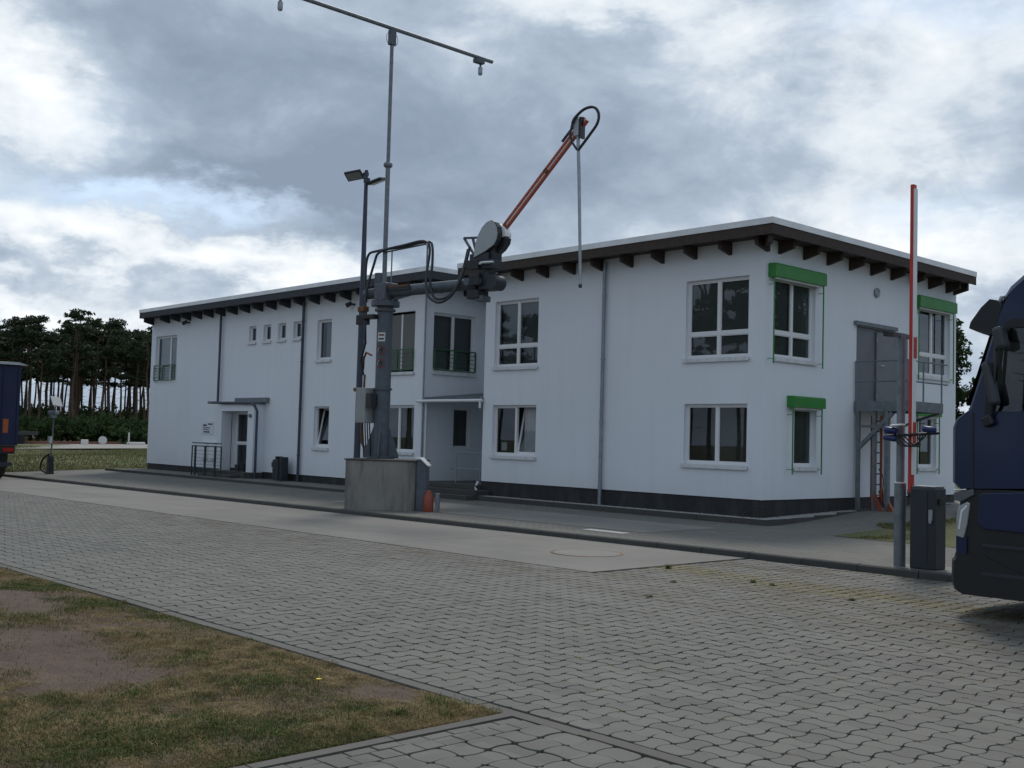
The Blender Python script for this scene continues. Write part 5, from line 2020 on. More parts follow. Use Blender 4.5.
# ------------------------------------------------------------------ barrier, sensor pole
def build_barrier():
    z0 = zF(-7.9, 15.97) + .012
    pd = MB()
    pd.box(-8.55, -6.9, 15.93, 16.75, z0 - .2, z0)
    struct(pd.build('barrier_foundation', SLABC2), 'pale concrete pad under the barrier cabinet')
    Bq = empty('boom_barrier', (-7.9, 16.1, z0), 'dark grey barrier cabinet with a red boom raised upright', 'barrier')
    m = MB()
    m.box(-8.24, -7.83, 15.98, 16.32, z0, z0 + 1.22)
    cab = m.build('cabinet', ANTH, Bq, bevel=.02)
    m = MB()
    m.box(-8.22, -7.85, 16.0, 16.30, z0 + 1.221, z0 + 1.25)
    m.build('lid', GALVD, cab, bevel=.008)
    m = MB()
    m.box(-8.21, -7.96, 15.972, 15.979, z0 + .10, z0 + 1.16)
    m.build('door', ANTH, cab)
    m = MB()
    m.box(-7.93, -7.87, 15.955, 15.979, z0 + .74, z0 + .90)
    m.box(-7.92, -7.88, 15.94, 15.956, z0 + .70, z0 + .78)
    m.build('lock', GALV, cab)
    m = MB()
    m.box(-7.829, -7.80, 16.05, 16.2, z0 + .98, z0 + 1.06)
    m.build('button', BLACKP, cab)
    m = MB()
    m.cyl((-8.3, 16.10, z0 + 1.14), (-8.23, 16.10, z0 + 1.14), .09, n=16)
    m.build('pivot', ANTH, cab)
    m = MB()
    m.obox((-8.265, 16.06, z0 + 3.51), (1, 0, 0), (0, 1, 0), (.0, 0, 1), .028, .05, 2.37)
    bo = m.build('boom', REDW, Bq, bevel=.006)
    m = MB()
    m.obox((-8.228, 16.06, z0 + 3.61), (1, 0, 0), (0, 1, 0), (0, 0, 1), .010, .045, 2.20)
    m.build('white_edge', WHITEP, bo)
    for z in (2.05, 3.35):
        m = MB()
        m.obox((-8.214, 16.06, z0 + z), (1, 0, 0), (0, 1, 0), (0, 0, 1), .004, .047, .16)
        m.build('red_band', REDW, bo)

    # pole with sensors
    zp = zF(-8.4, 16.1)
    Pq = empty('sensor_pole', (-8.46, 16.1, zp), 'galvanised steel pole with blue sensors left of the barrier cabinet', 'pole')
    m = MB()
    m.cyl((-8.46, 16.1, zp - .1), (-8.46, 16.1, 1.18), .088, n=18)
    m.build('pole_sleeve', GALVD, Pq)
    m = MB()
    m.tube([(-8.46, 16.1, 1.18), (-8.46, 16.1, 1.20)], [.091, .091], 18)
    m.build('white_ring', WHITEP, Pq)
    m = MB()
    m.cyl((-8.46, 16.1, 1.15), (-8.46, 16.1, 3.48), .062, n=18)
    m.build('pole_tube', GALVD, Pq)
    m = MB()
    m.beam((-8.46, 15.62, 3.46), (-8.46, 16.55, 3.46), .05, .06)
    ta = m.build('top_arm', STEEL, Pq)
    m = MB()
    m.beam((-8.46, 15.60, 3.455), (-8.46, 15.78, 3.455), .07, .075)
    m.build('arm_head', BLACKP, ta)
    m = MB()
    m.tube([(-8.68, 15.98, 1.90), (-7.78, 15.98, 1.96)], .022, 8)
    ba = m.build('sensor_arm', BLACKP, Pq)
    for (c, r, mm) in (((-8.54, 15.94, 2.00), .055, BLUED), ((-8.54, 15.92, 1.88), .045, BLUED), ((-7.92, 15.94, 2.02), .05, BLUED)):
        m = MB()
        m.tube([(c[0] - .10, c[1], c[2]), (c[0] - .08, c[1], c[2]), (c[0] + .08, c[1], c[2] - .02), (c[0] + .10, c[1], c[2] - .02)], [r * .7, r, r, r * .7], 14)
        m.build('sensor', mm, ba)
    m = MB()
    m.obox((-8.42, 15.93, 2.07), (1, 0, .1), (0, 1, 0), (-.1, 0, 1), .10, .07, .015)
    m.build('white_hood', WHITEP, ba, bevel=.015)
    for k in range(4):
        m = MB()
        m.tube(bez((-8.5 + k * .06, 15.93, 1.92), (-8.4 + k * .1, 15.9, 1.68), (-8.1 + k * .05, 15.9, 1.70), (-7.95 - k * .06, 15.93, 1.95), 12), .011, 6)
        m.build('cable', BLACK, ba)
    # black rubber wheel chock
    m = MB()
    zc = zF(-7.4, 16.2)
    m.prism([(-7.55, 16.15, z0), (-7.18, 16.15, z0), (-7.2, 16.15, z0 + .08), (-7.36, 16.15, z0 + .12)], (0, .2, 0))
    tag(m.build('wheel_chock', BLACK, bevel=.015), 'small black rubber chock beside the barrier cabinet', 'chock')


build_barrier()


# ------------------------------------------------------------------ blue truck on the right
def wheel(parent, x, y0, y1, z, r, name='wheel'):
    m = MB()
    prof = [(y0, r * .62), (y0, r * .92), (y0 + .04, r), (y1 - .04, r), (y1, r * .92), (y1, r * .62)]
    n = 36
    vs, fs = [], []
    for (yy, rr) in prof:
        vs += [(x + rr * math.cos(2 * math.pi * k / n), yy, z + rr * math.sin(2 * math.pi * k / n)) for k in range(n)]
    for i in range(len(prof) - 1):
        for k in range(n):
            fs.append((i * n + k, i * n + (k + 1) % n, (i + 1) * n + (k + 1) % n, (i + 1) * n + k))
    m.add(vs, fs, True)
    w = m.build(name, BLACK, parent)
    q = MB()
    q.cyl((x, y0 + .03, z), (x, y1 - .03, z), r * .62, n=30)
    q.cyl((x, y0 - .0, z), (x, y0 + .05, z), r * .22, n=20)
    q.build('rim', GALV, w)
    return w


def build_truck():
    y0, y1 = 12.60, 15.10
    zg = -.2
    T = empty('truck', (-5.9, 13.85, zg), 'dark blue truck standing at the right edge with sun visor', 'truck')
    # cab body lofted across its width, corners rounded
    lowp = [(-5.88, 1.27), (-5.945, 1.34), (-5.945, 1.98), (-5.91, 2.07), (-5.76, 2.18)]          # front corner panel
    roofp = [(-5.53, 2.92), (-5.44, 3.25), (-5.39, 3.42), (-5.29, 3.58), (-5.12, 3.72), (-4.85, 3.84), (-4.4, 3.92), (-3.7, 3.95), (-3.62, 3.90)]
    back = [(-3.60, 3.7), (-3.60, 1.34), (-5.2, 1.30), (-5.6, 1.28)]
    prof = lowp + [(-5.64, 2.55)] + roofp + back
    secs = [(0.0, 0.0), (.05, .04), (.16, .10), (.45, .17), (1.25, .22), (2.05, .17), (2.34, .10), (2.45, .04), (2.50, 0.0)]
    m = MB()
    n = len(prof)
    vs = []
    for (dy, push) in secs:
        edge = 1.0 if 0 < dy < 2.5 else 0.0
        for i, (x, z) in enumerate(prof):
            front_ = i < len(lowp) + 6
            px = x - (push if front_ else 0)
            pz = z - (0 if edge else (.04 if z > 3.5 else 0))
            vs.append((px, y0 + dy, pz))
    fs = []
    for i in range(len(secs) - 1):
        for k in range(n):
            fs.append((i * n + k, i * n + (k + 1) % n, (i + 1) * n + (k + 1) % n, (i + 1) * n + k))
    m.add(vs, fs, False)
    # side faces, leaving the door window open
    win = [(-5.50, 2.16), (-5.40, 2.95), (-5.31, 3.10), (-4.55, 3.12), (-4.50, 2.16)]
    for yy in (y0, y1):
        outer = prof
        W = [(x, z) for x, z in win]
        # strip polygons around the window
        P = lambda x, z: (x, yy, z)
        m.quad(P(-5.88, 1.27), P(-5.945, 1.34), P(-5.945, 1.98), P(-5.91, 2.07), P(-5.80, 2.16), P(-4.5, 2.16), P(-3.60, 2.16), P(-3.60, 1.34), P(-5.2, 1.30), P(-5.6, 1.28))
        m.quad(P(-5.76, 2.18), P(-5.64, 2.55), P(-5.53, 2.92), P(-5.40, 2.95), P(-5.50, 2.16), P(-5.80, 2.16))
        m.quad(P(-5.53, 2.92), P(-5.44, 3.25), P(-5.39, 3.38), P(-5.29, 3.54), P(-5.12, 3.68), P(-4.85, 3.80), P(-4.4, 3.88), P(-4.4, 3.12), P(-5.31, 3.10), P(-5.40, 2.95))
        m.quad(P(-4.4, 3.88), P(-3.7, 3.91), P(-3.62, 3.86), P(-3.60, 3.7), P(-3.60, 2.16), P(-4.50, 2.16), P(-4.55, 3.12), P(-4.4, 3.12))
    body = m.build('cab', BLUET, T)
    # side window glass and dark surround
    g = MB()
    g.quad(*[(x, y0 + .02, z) for x, z in win])
    g.build('side_window', GLASS, body)
    g = MB()
    g.quad(*[(x, y1 - .02, z) for x, z in win])
    g.build('side_window', GLASS, body)
    sr = MB()
    oz = [(-5.60, 2.13), (-5.56, 2.52), (-5.47, 2.92), (-5.37, 3.17), (-5.30, 3.20), (-4.3, 3.20), (-4.3, 3.12), (-5.31, 3.10), (-5.40, 2.95), (-5.50, 2.16)]
    sr.prism([(x, y0 - .012, z) for x, z in oz], (0, .011, 0))
    sr.build('window_surround', BLACKP, body)
    # windscreen and visor
    ws = MB()
    ws.quad((-5.88, y0 + .16, 2.25), (-5.63, y0 + .16, 3.02), (-5.56, y0 + .16, 3.25), (-5.68, y1 - 1.25, 3.25), (-5.78, y1 - 1.25, 3.02), (-6.01, y1 - 1.25, 2.25))
    ws.quad((-5.88, y1 - .16, 2.25), (-5.63, y1 - .16, 3.02), (-5.56, y1 - .16, 3.25), (-5.68, y1 - 1.25, 3.25), (-5.78, y1 - 1.25, 3.02), (-6.01, y1 - 1.25, 2.25))
    ws.build('windscreen', BLACKP, body)
    v = MB()
    sec = [(-5.40, 3.34), (-5.47, 3.43), (-5.56, 3.45), (-5.66, 3.36), (-5.78, 3.20), (-5.795, 3.14), (-5.70, 3.10), (-5.50, 3.03), (-5.43, 3.05)]
    cols_ = [(0.02, 0), (.14, -.06), (.5, -.14), (1.25, -.18), (2.0, -.14), (2.36, -.06), (2.48, 0)]
    vs = [(x + p, y0 + dy, z) for dy, p in cols_ for x, z in sec]
    k = len(sec)
    fs = [(i * k + j, i * k + (j + 1) % k, (i + 1) * k + (j + 1) % k, (i + 1) * k + j) for i in range(len(cols_) - 1) for j in range(k)]
    fs += [tuple(range(k)), tuple(range((len(cols_) - 1) * k, len(cols_) * k))]
    v.add(vs, fs, False)
    vo = v.build('sun_visor', mat('visor_smoke', (0.010, 0.012, 0.016), .5), body)
    q = MB()
    q.tube([(-5.46, y0 + .05, 3.40), (-5.43, y0 + .03, 3.46), (-5.41, y0 + .06, 3.47)], .022, 8)
    q.build('marker_lamp', GALV, vo)
    # mirrors
    for (c, hx, hz, hy) in (((-5.37, y0 - .12, 2.98), .065, .13, .08), ((-5.49, y0 - .10, 2.47), .05, .25, .08)):
        q = MB()
        q.obox(c, (1, 0, .22), (0, 1, 0), (-.22, 0, 1), hx, hy, hz)
        q.build('mirror', mat('mirror_housing', (.035, .04, .048), .45), body, bevel=.04)
    q = MB()
    q.tube([(-5.42, y0 - .01, 3.08), (-5.42, y0 - .12, 3.0), (-5.47, y0 - .10, 2.2), (-5.5, y0 - .01, 2.1)], .02, 8)
    q.build('mirror_arm', BLACKP, body)
    q = MB()
    q.obox((-5.54, y0 - .05, 2.05), (1, 0, .4), (0, 1, 0), (-.4, 0, 1), .06, .04, .06)
    q.build('camera_pod', BLACKP, body, bevel=.02)
    # door seams and handle
    q = MB()
    q.box(-5.748, -5.722, y0 - .006, y0 + .004, 1.28, 2.14)
    q.box(-4.46, -4.448, y0 - .006, y0 + .004, 1.16, 3.2)
    q.build('door_seam', BLACKP, body)
    q = MB()
    q.box(-4.75, -4.55, y0 - .03, y0 - .001, 1.75, 1.80)
    q.build('door_handle', BLACKP, body, bevel=.01)
    # lower front: grille line, head lamp, bumper, steps, fairing
    q = MB()
    secs2 = [(0.0, 0.0), (.06, .05), (.25, .14), (1.25, .24), (2.25, .14), (2.44, .05), (2.50, 0.0)]
    lowb = [(-5.84, .06), (-5.92, .10), (-5.955, .20), (-5.95, .43), (-5.92, .46), (-5.91, .52), (-5.6, .52), (-5.05, .30), (-5.05, .06)]
    k = len(lowb)
    vs = [(x - (p if j < 6 else 0), y0 + dy, z) for dy, p in secs2 for j, (x, z) in enumerate(lowb)]
    fs = [(i * k + j, i * k + (j + 1) % k, (i + 1) * k + (j + 1) % k, (i + 1) * k + j) for i in range(len(secs2) - 1) for j in range(k)]
    fs += [tuple(range(k)), tuple(range((len(secs2) - 1) * k, len(secs2) * k))]
    q.add(vs, fs)
    q.build('bumper', BLACKP, T)
    q = MB()
    q.add([(-5.93, y0 + .01, .50), (-5.80, y0 - .001, .50), (-5.80, y0 - .001, .72), (-5.93, y0 + .01, .72), (-5.98, y0 + .2, .50), (-5.98, y0 + .2, .72)],
          [(0, 1, 2, 3), (4, 0, 3, 5)])
    q.build('bumper_corner', BLUET, T)
    hl = MB()
    hp = [(-5.92, .72), (-5.925, .92), (-5.90, 1.06), (-5.80, 1.12), (-5.765, 1.10), (-5.80, .86), (-5.84, .70)]
    hl.prism([(x, y0 - .005, z) for x, z in hp], (0, .10, 0))
    hd = hl.build('head_lamp', LAMPG, T, bevel=.01)
    q = MB()
    q.add([(-5.90, y0 - .008, .80), (-5.87, y0 - .008, 1.02), (-5.80, y0 - .008, 1.09), (-5.79, y0 - .008, 1.07), (-5.85, y0 - .008, 1.0), (-5.88, y0 - .008, .80)], [(0, 1, 2, 3, 4, 5)])
    q.build('light_strip', WHITEP, hd)
    q = MB()
    q.prism([(-5.955, y0 - .012, 1.22), (-5.955, y0 - .012, 1.13), (-5.86, y0 - .012, 1.12), (-5.72, y0 - .012, 1.20), (-5.72, y0 - .012, 1.27)], (0, .2, 0))
    q.build('grille_trim', mat('trim_grey', (.10, .11, .12), .4), T, bevel=.01)
    q = MB()
    q.tube([(-5.94, y0 - .01, 1.245), (-5.80, y0 - .012, 1.26)], .012, 6)
    q.build('chrome_strip', CHROME, T)
    # dark chassis skirt and blue fairing
    q = MB()
    q.box(-5.90, -5.10, y0 + .02, y1 - .02, .10, 1.28)
    q.build('entry_steps', BLACKP, T, bevel=.02)
    for z in (.30, .62):
        q = MB()
        q.box(-5.62, -5.12, y0 - .004, y0 + .06, z, z + .035)
        q.build('step', ANTH, T)
    q = MB()
    q.prism([(-5.66, y0 - .008, 1.20), (-5.67, y0 - .008, .88), (-5.60, y0 - .008, .82), (-4.9, y0 - .008, .80), (-3.7, y0 - .008, .84), (-3.7, y0 - .008, 1.32), (-5.20, y0 - .008, 1.26), (-5.62, y0 - .008, 1.23)], (0, .05, 0))
    q.build('fairing', BLUET, T, bevel=.012)
    wheel(T, -4.45, y0 + .02, y0 + .36, zg + .51, .51)
    wheel(T, -4.45, y1 - .36, y1 - .02, zg + .51, .51)
    q = MB()
    q.box(-5.0, 1.2, y0 + .75, y1 - .75, .45, .75)
    q.build('chassis', BLACKP, T)
    for x in (-.7,):
        wheel(T, x, y0 + .02, y0 + .6, zg + .51, .51)
        wheel(T, x, y1 - .6, y1 - .02, zg + .51, .51)
    # interior
    q = MB()
    q.box(-5.2, -4.75, y0 + .35, y0 + .9, 1.5, 2.75)
    q.build('seat', CABIN, T, bevel=.06)
    q = MB()
    q.tube(arc((-5.45, y0 + .62, 2.12), .22, 0, 2 * math.pi * 19 / 20, 19, (.35, 0, .94), (0, 1, 0)), .02, 8, closed=True)
    q.build('steering_wheel', BLACKP, T)

    # semi-trailer behind
    S = empty('semi_trailer', (3.5, 13.85, zg), 'blue box semi trailer coupled behind the truck at right', 'trailer')
    q = MB()
    q.box(-2.9, 10.5, y0 + .02, y1 - .02, 1.05, 3.85)
    q.build('trailer_body', BLUETARP, S, bevel=.03)
    for x in (6.6, 7.9, 9.2):
        wheel(S, x, y0 + .05, y0 + .45, zg + .5, .5)
        wheel(S, x, y1 - .45, y1 - .05, zg + .5, .5)


build_truck()


# ------------------------------------------------------------------ left: parked trailer, sensor post, far things
def build_left():
    xr = -44.25
    y0, y1 = 12.76, 15.31
    zg = zR(-45)
    T = empty('parked_trailer', (xr - 6, 14, zg), 'dark blue curtain trailer cut by the left edge, seen from its end', 'trailer')
    m = MB()
    m.box(xr - 13.4, xr, y0, y1, .95, 4.02)
    bd = m.build('trailer_body', BLUETARP, T, bevel=.03)
    m = MB()
    m.add([(xr - 13.5, y0 - .03, 4.03), (xr + .12, y0 - .03, 4.03), (xr + .12, y1 + .25, 4.03), (xr - 13.5, y1 + .25, 4.03), (xr - 13.5, y0 - .03, 4.10), (xr + .05, y0 - .03, 4.10), (xr + .05, y1 - .1, 4.14), (xr - 13.5, y1 - .1, 4.14)],
          [(0, 1, 2, 3), (4, 5, 6, 7), (0, 1, 5, 4), (1, 2, 6, 5), (2, 3, 7, 6)])
    m.build('roof_cover', GALVD, bd)
    for yy in (y0 + .06, (y0 + y1) / 2, y1 - .06):
        m = MB()
        m.box(xr + .001, xr + .03, yy - .05, yy + .05, .98, 3.98)
        m.build('door_frame', BLUETARP, bd)
    for yy in (14.4, 14.66):
        m = MB()
        m.cyl((xr + .035, yy, 1.0), (xr + .035, yy, 3.95), .018, n=8)
        m.build('lock_rod', BLUETARP, bd)
    m = MB()
    m.box(xr + .005, xr + .015, 14.72, 14.92, 1.42, 1.95)
    m.build('marking_plate', mat('plate_orange', (.38, .10, .025), .5), bd)
    m = MB()
    m.box(xr - .25, xr, y0 + .1, y1 - .1, .62, .94)
    m.build('rear_beam', BLACKP, T)
    for yy in (y0 + .15, y1 - .55):
        m = MB()
        m.box(xr + .002, xr + .03, yy, yy + .4, .70, .85)
        m.build('rear_lamp', REDL, T)
    m = MB()
    m.box(xr - .1, xr + .02, y0 + .15, y1 - .2, .15, .30)
    m.build('underrun_bar', ANTH, T)
    for x in (xr - 1.5, xr - 2.8, xr - 4.1):
        for (a, b) in ((y0 + .04, y0 + .44), (y1 - .44, y1 - .04)):
            wheel(T, x, a, b, zg + .5, .5)
    m = MB()
    m.box(xr - 13, xr - .3, y0 + .8, y1 - .8, .55, .94)
    m.build('chassis', BLACKP, T)
    for (a, b) in ((y0 + .05, y0 + .45), (y1 - .45, y1 - .05)):
        m = MB()
        m.box(xr - .9, xr - .88, a, b, .05, .60)
        m.build('mud_flap', BLACK, T)

    # solar sensor post
    px, py = -46.0, 17.22
    zg = zF(px, py)
    P = empty('sensor_post', (px, py, zg), 'slim grey post with tilted white panel on the kerb at far left', 'post')
    m = MB()
    m.tube([(px, py, zg), (px + .12, py, zg + 1.4), (px + .20, py, 2.45)], .035, 10)
    m.build('post_tube', GALVD, P)
    m = MB()
    m.prism([(px - .22, py - .1, zg), (px + .22, py - .1, zg), (px + .18, py - .1, zg + .12), (px + .08, py - .1, zg + .75), (px - .03, py - .1, zg + .75), (px - .12, py - .1, zg + .12)], (0, .2, 0))
    m.build('base_foot', BLACKP, P)
    m = MB()
    m.tube(bez((px - .1, py - .05, zg + .05), (px - 1.1, py - .1, zg + .05), (px - .9, py - .1, zg + .6), (px - .0, py - .05, zg + .8), 12), .04, 8)
    m.build('cable', BLACK, P)
    m = MB()
    m.box(px + .0, px + .22, py - .14, py - .03, 1.02, 1.30)
    m.build('junction_box', STICKW, P)
    m = MB()
    m.box(px - .20, px + .62, py - .12, py + .06, 2.20, 2.34)
    m.box(px + .05, px + .35, py - .12, py + .06, 2.05, 2.20)
    m.build('sensor_head', GALV, P, bevel=.02)
    m = MB()
    m.obox((px + .52, py - .05, 2.72), (.78, -.1, -.62), (0, 1, -.15), (.62, .1, .78), .30, .2, .02)
    m.build('solar_panel', mat('panel_grey', (.40, .41, .42), .85), P)
    m = MB()
    m.beam((px + .22, py, 2.34), (px + .45, py, 2.70), .04, .04)
    m.build('panel_arm', GALVD, P)

    # far road and its things (about 100 m away)
    F = Vector((-101.0, 35.0, -.30))
    al = Vector((-.53, .848, 0)).normalized()
    ac = Vector((-.848, -.53, 0))
    ra, rb = F - al * 60, F + al * 60
    ac = Vector((-.93, .37, 0)).normalized()
    m = MB()
    m.quad(ra, rb, rb + ac * 30, ra + ac * 30)
    struct(m.build('far_road', mat('far_asphalt', (.27, .26, .24), .9, var=.15, vscale=.3)), 'pale road far left behind the lawn')
    def far(s, d, z=0):
        p = F + al * s + ac * d
        return Vector((p.x, p.y, -.30 + z))
    # red-orange plank stack
    m = MB()
    a, b = far(-3, 31), far(16, 31)
    m.beam(a + Vector((0, 0, .14)), b + Vector((0, 0, .14)), .5, .3)
    tag(m.build('plank_stack', mat('far_rust', (.20, .085, .06), .8, var=.2)), 'long low rust red stack beyond the far road', 'stack')
    # dark flat trailer
    V = empty('flat_trailer', far(-4, 29), 'dark low flat trailer standing on the far road', 'trailer')
    c = far(-4, 29)
    m = MB()
    m.obox(c + Vector((0, 0, 1.2)), al, ac, (0, 0, 1), 5.0, 1.2, .2)
    m.obox(c + Vector((0, 0, 1.75)) - al * .5, al, ac, (0, 0, 1), 2.2, 1.0, .35)
    m.build('bed', BLACKP, V)
    for s in (-2.8, 1.0, 2.3):
        m = MB()
        p = c + al * s + Vector((0, 0, .5))
        m.tube([p - ac * 1.2, p + ac * 1.2], .5, 18)
        m.build('wheel', BLACK, V)
    for (s, hx, hz, mm, lab) in ((9.5, .7, .28, 'white', 'small white crate left of the round white drum far away'), (13.0, .8, .7, 'drum', 'round white drum on the far road edge'),
                                 (20.0, 2.0, .15, 'white', 'long flat white block on the far road edge'), (18.4, .14, .75, 'white', 'upright white marker post on the far road edge')):
        c = far(s, 28)
        m = MB()
        if mm == 'drum':
            m.tube([c + Vector((0, 0, .5)) - ac * .4, c + Vector((0, 0, .5)) + ac * .4], .5, 18)
        else:
            m.obox(c + Vector((0, 0, hz)), al, ac, (0, 0, 1), hx, .5, hz)
        tag(m.build('drum' if mm == 'drum' else 'white_block', STICKW, bevel=.05), lab, 'drum' if mm == 'drum' else 'block')


build_left()


# ------------------------------------------------------------------ trees
def leaf_cloud(centres, radii, counts, size, flat=1.0, seed=0):
    r = np.random.default_rng(seed)
    Vs, n0 = [], 0
    for c, rad, cnt in zip(centres, radii, counts):
        d = r.normal(size=(cnt, 3))
        d /= np.linalg.norm(d, axis=1)[:, None]
        rr = r.random(cnt) ** .45
        p = np.asarray(c) + d * rr[:, None] * np.asarray(rad)
        a = r.normal(size=(cnt, 3))
        a /= np.linalg.norm(a, axis=1)[:, None]
        b = np.cross(a, r.normal(size=(cnt, 3)))
        b /= np.linalg.norm(b, axis=1)[:, None]
        s = (size * r.uniform(.5, 1.4, cnt))[:, None]
        Vs.append(np.stack([p - a * s, p + b * s * .45, p + a * s, p - b * s * .45], 1))
    V = np.concatenate(Vs).reshape(-1, 3)
    F = np.arange(len(V)).reshape(-1, 4)
    return V, F


def pine_proto(seed, H=17.0):
    r = random.Random(seed)
    m = MB()
    bend = [(r.uniform(-.25, .25), r.uniform(-.25, .25)) for _ in range(6)]
    pts = []
    x = y = 0
    for i in range(7):
        pts.append((x, y, H * i / 6.2))
        if i < 6:
            x += bend[i][0]
            y += bend[i][1]
    m.tube(pts, [.23 - .028 * i for i in range(7)], 7)
    cs, rs, cn = [], [], []

    def at(z):
        i = min(5, int(z / H * 6.2))
        t = z / H * 6.2 - i
        return pts[i][0] + (pts[i + 1][0] - pts[i][0]) * t, pts[i][1] + (pts[i + 1][1] - pts[i][1]) * t
    nb = r.randint(11, 17)
    for k in range(nb):
        z = H * (r.uniform(.60, .98) if k > 3 else r.uniform(.82, 1.0))
        cx, cy = at(min(z, H * .95))
        a = r.uniform(0, 2 * math.pi)
        L = (1.05 - z / H) * H * .26 + r.uniform(.4, 1.3)
        ex, ey, ez = cx + L * math.cos(a), cy + L * math.sin(a), z + r.uniform(.1, .8)
        m.tube([(cx, cy, z - .3), (cx + L * .5 * math.cos(a), cy + L * .5 * math.sin(a), z), (ex, ey, ez)], [.055, .04, .02], 5)
        for q in range(r.randint(2, 3)):
            cs.append((ex + r.gauss(0, .45), ey + r.gauss(0, .45), ez + r.gauss(0, .2)))
            s = r.uniform(.5, 1.1)
            rs.append((s * 1.2, s * 1.2, s * .42))
            cn.append(int(70 * s * s) + 14)
    # dead stubs below
    for k in range(9):
        z = H * r.uniform(.2, .55)
        cx, cy = at(z)
        a = r.uniform(0, 2 * math.pi)
        L = r.uniform(.4, 1.5)
        m.tube([(cx, cy, z), (cx + L * math.cos(a), cy + L * math.sin(a), z + r.uniform(-.3, .3))], [.03, .012], 4)
    V, F = leaf_cloud(cs, rs, cn, .24, seed=seed)
    return m, V, F


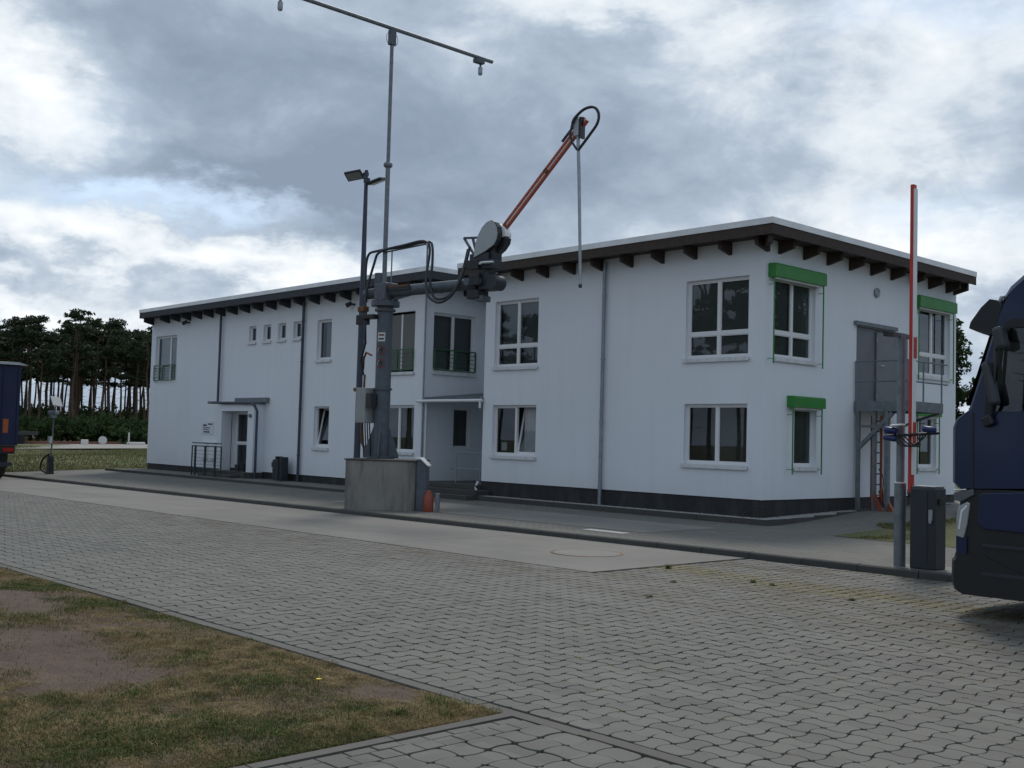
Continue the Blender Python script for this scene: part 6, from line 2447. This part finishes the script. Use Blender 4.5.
def build_forest():
    protos = []
    for k in range(6):
        m, V, F = pine_proto(100 + k, 14.6 + .8 * k)
        t = m.build('trunk', BARK)
        c = np_mesh('crown', V, F, NEEDLE)
        protos.append((t.data, c.data))
        bpy.data.objects.remove(t)
        bpy.data.objects.remove(c)
    lab = 'tall slender pine among the dense dark pines beyond the lawn at left'

    def pine(p, k, rz, s, label, group):
        e = empty('pine_tree', p, label, 'tree', group)
        e.rotation_euler = (random.uniform(-.02, .02), random.uniform(-.02, .02), rz)
        e.scale = (s * random.uniform(.9, 1.1), s * random.uniform(.9, 1.1), s)
        for nm, me in zip(('trunk', 'crown'), protos[k]):
            o = bpy.data.objects.new(nm, me)
            col.objects.link(o)
            o.parent = e
        return e
    base = Vector((-171.6, 65.6, -.5))
    al = Vector((.678, .735, 0)).normalized()
    dp = Vector((-.75, .66, 0)).normalized()
    r = random.Random(5)
    for row, (d, n) in enumerate(((0, 20), (8, 24), (17, 26), (27, 28), (40, 30), (55, 30))):
        for i in range(n):
            s = -42 + 64 * (i + r.uniform(.1, .9)) / n
            p = base + al * s + dp * (d + r.uniform(-3.5, 3.5))
            pine(p, r.randrange(6), r.uniform(0, 6.28), r.uniform(.92, 1.10) * (1 + d / 330), lab, 'pines of the dark wood at left')
    # pines that stand across the yard behind the viewer (seen only in the window panes)
    for i in range(44):
        p = Vector((-112 + 2.3 * i + r.uniform(-1.5, 1.5), -46 + r.uniform(-9, 9) + i * .2, -.5))
        pine(p, r.randrange(6), r.uniform(0, 6.28), r.uniform(.9, 1.15), 'tall pine in the row across the yard mirrored in the window panes', 'pines across the yard')

    # understory bushes
    bp_ = []
    for k in range(3):
        rr = random.Random(50 + k)
        cs = [(rr.gauss(0, 1.5), rr.gauss(0, 1.2), rr.uniform(.6, 2.3)) for _ in range(16)]
        rs = [(rr.uniform(.8, 1.5), rr.uniform(.8, 1.5), rr.uniform(.6, 1.0)) for _ in cs]
        V, F = leaf_cloud(cs, rs, [110] * len(cs), .22, seed=70 + k)
        c = np_mesh('foliage', V, F, BUSH)
        m = MB()
        for q in range(5):
            a = rr.uniform(0, 6.28)
            m.tube([(0, 0, 0), (math.cos(a) * .7, math.sin(a) * .7, 1.6)], [.05, .02], 5)
        t = m.build('stem', BARKD)
        bp_.append((t.data, c.data))
        bpy.data.objects.remove(t)
        bpy.data.objects.remove(c)

    def bush(p, k, sx, sz, label, group):
        e = empty('bush', p, label, 'bush', group)
        e.rotation_euler = (0, 0, r.uniform(0, 6.28))
        e.scale = (sx, sx, sz)
        for nm, me in zip(('stem', 'foliage'), bp_[k]):
            o = bpy.data.objects.new(nm, me)
            col.objects.link(o)
            o.parent = e
    for i in range(34):
        s = -42 + 62 * (i + r.uniform(0, 1)) / 34
        p = base + al * s + dp * (-7 + r.uniform(-2, 5))
        bush(p, i % 3, r.uniform(.9, 1.5), r.uniform(.9, 1.7), 'leafy green bush in the undergrowth below the pines', 'undergrowth bushes')
    for i in range(26):
        s = -42 + 62 * (i + r.uniform(0, 1)) / 26
        p = base + al * s + dp * (16 + r.uniform(-4, 26))
        bush(p, i % 3, r.uniform(1.2, 1.8), r.uniform(1.4, 2.6), 'leafy green bush in the undergrowth below the pines', 'undergrowth bushes')

    # trees to the right behind the building
    def broad(seed, H, conical):
        rr = random.Random(seed)
        m = MB()
        m.tube([(0, 0, 0), (rr.uniform(-.1, .1), rr.uniform(-.1, .1), H * .5), (0, 0, H * .95)], [.2, .12, .02], 8)
        cs, rs, cn = [], [], []
        for k in range(60 if conical else 46):
            if conical:
                z = H * (.12 + .86 * rr.random())
                R_ = (1 - z / H) * H * .24 + .12
            else:
                z = H * (.25 + .72 * rr.random())
                R_ = H * .24 * math.sin(math.pi * min(.97, max(.06, (z / H - .18) / .84)))
            a = rr.uniform(0, 6.28)
            q = R_ * math.sqrt(rr.random())
            cs.append((q * math.cos(a), q * math.sin(a), z))
            s = rr.uniform(.35, .7)
            rs.append((s, s, s * .8))
            cn.append(int(330 * s))
            if k % 3 == 0:
                m.tube([(0, 0, z * .9), (q * math.cos(a), q * math.sin(a), z)], [.04, .012], 5)
        V, F = leaf_cloud(cs, rs, cn, .12, seed=seed)
        t = m.build('trunk', BARKD)
        c = np_mesh('crown', V, F, LEAFR)
        d = (t.data, c.data)
        bpy.data.objects.remove(t)
        bpy.data.objects.remove(c)
        return d
    bt = [broad(301, 8.6, True), broad(302, 7.2, False), broad(303, 6.4, False), broad(304, 9.5, True)]

    def rtree(p, k, s, label, group=None):
        e = empty('spruce_tree' if k in (0, 3) else 'leafy_tree', p, label, 'tree', group)
        e.rotation_euler = (0, 0, r.uniform(0, 6.28))
        e.scale = (s, s, s)
        for nm, me in zip(('trunk', 'crown'), bt[k]):
            o = bpy.data.objects.new(nm, me)
            col.objects.link(o)
            o.parent = e
    rtree((-25.6, 53.6, -.3), 0, 1.0, 'slim pointed conifer just right of the building end')
    rtree((-23.5, 54.6, -.3), 1, 1.0, 'leafy green tree between building end and truck visor')
    rtree((-25.4, 52.0, -.3), 2, .95, 'low leafy tree at the foot of the pointed conifer')
    rtree((-21.3, 53.2, -.3), 2, 1.05, 'leafy tree half hidden behind the truck')
    rtree((-18.0, 56.0, -.3), 3, .9, 'tall conifer hidden behind the truck cab')
    for i in range(16):
        p = (-6 + 3.2 * i + r.uniform(-1, 1), 44 + i * 1.1 + r.uniform(-3, 3), -.3)
        rtree(p, r.randrange(4), r.uniform(1.1, 1.6), 'leafy tree in the row east of the yard mirrored in the side windows', 'trees east of the yard')


build_forest()
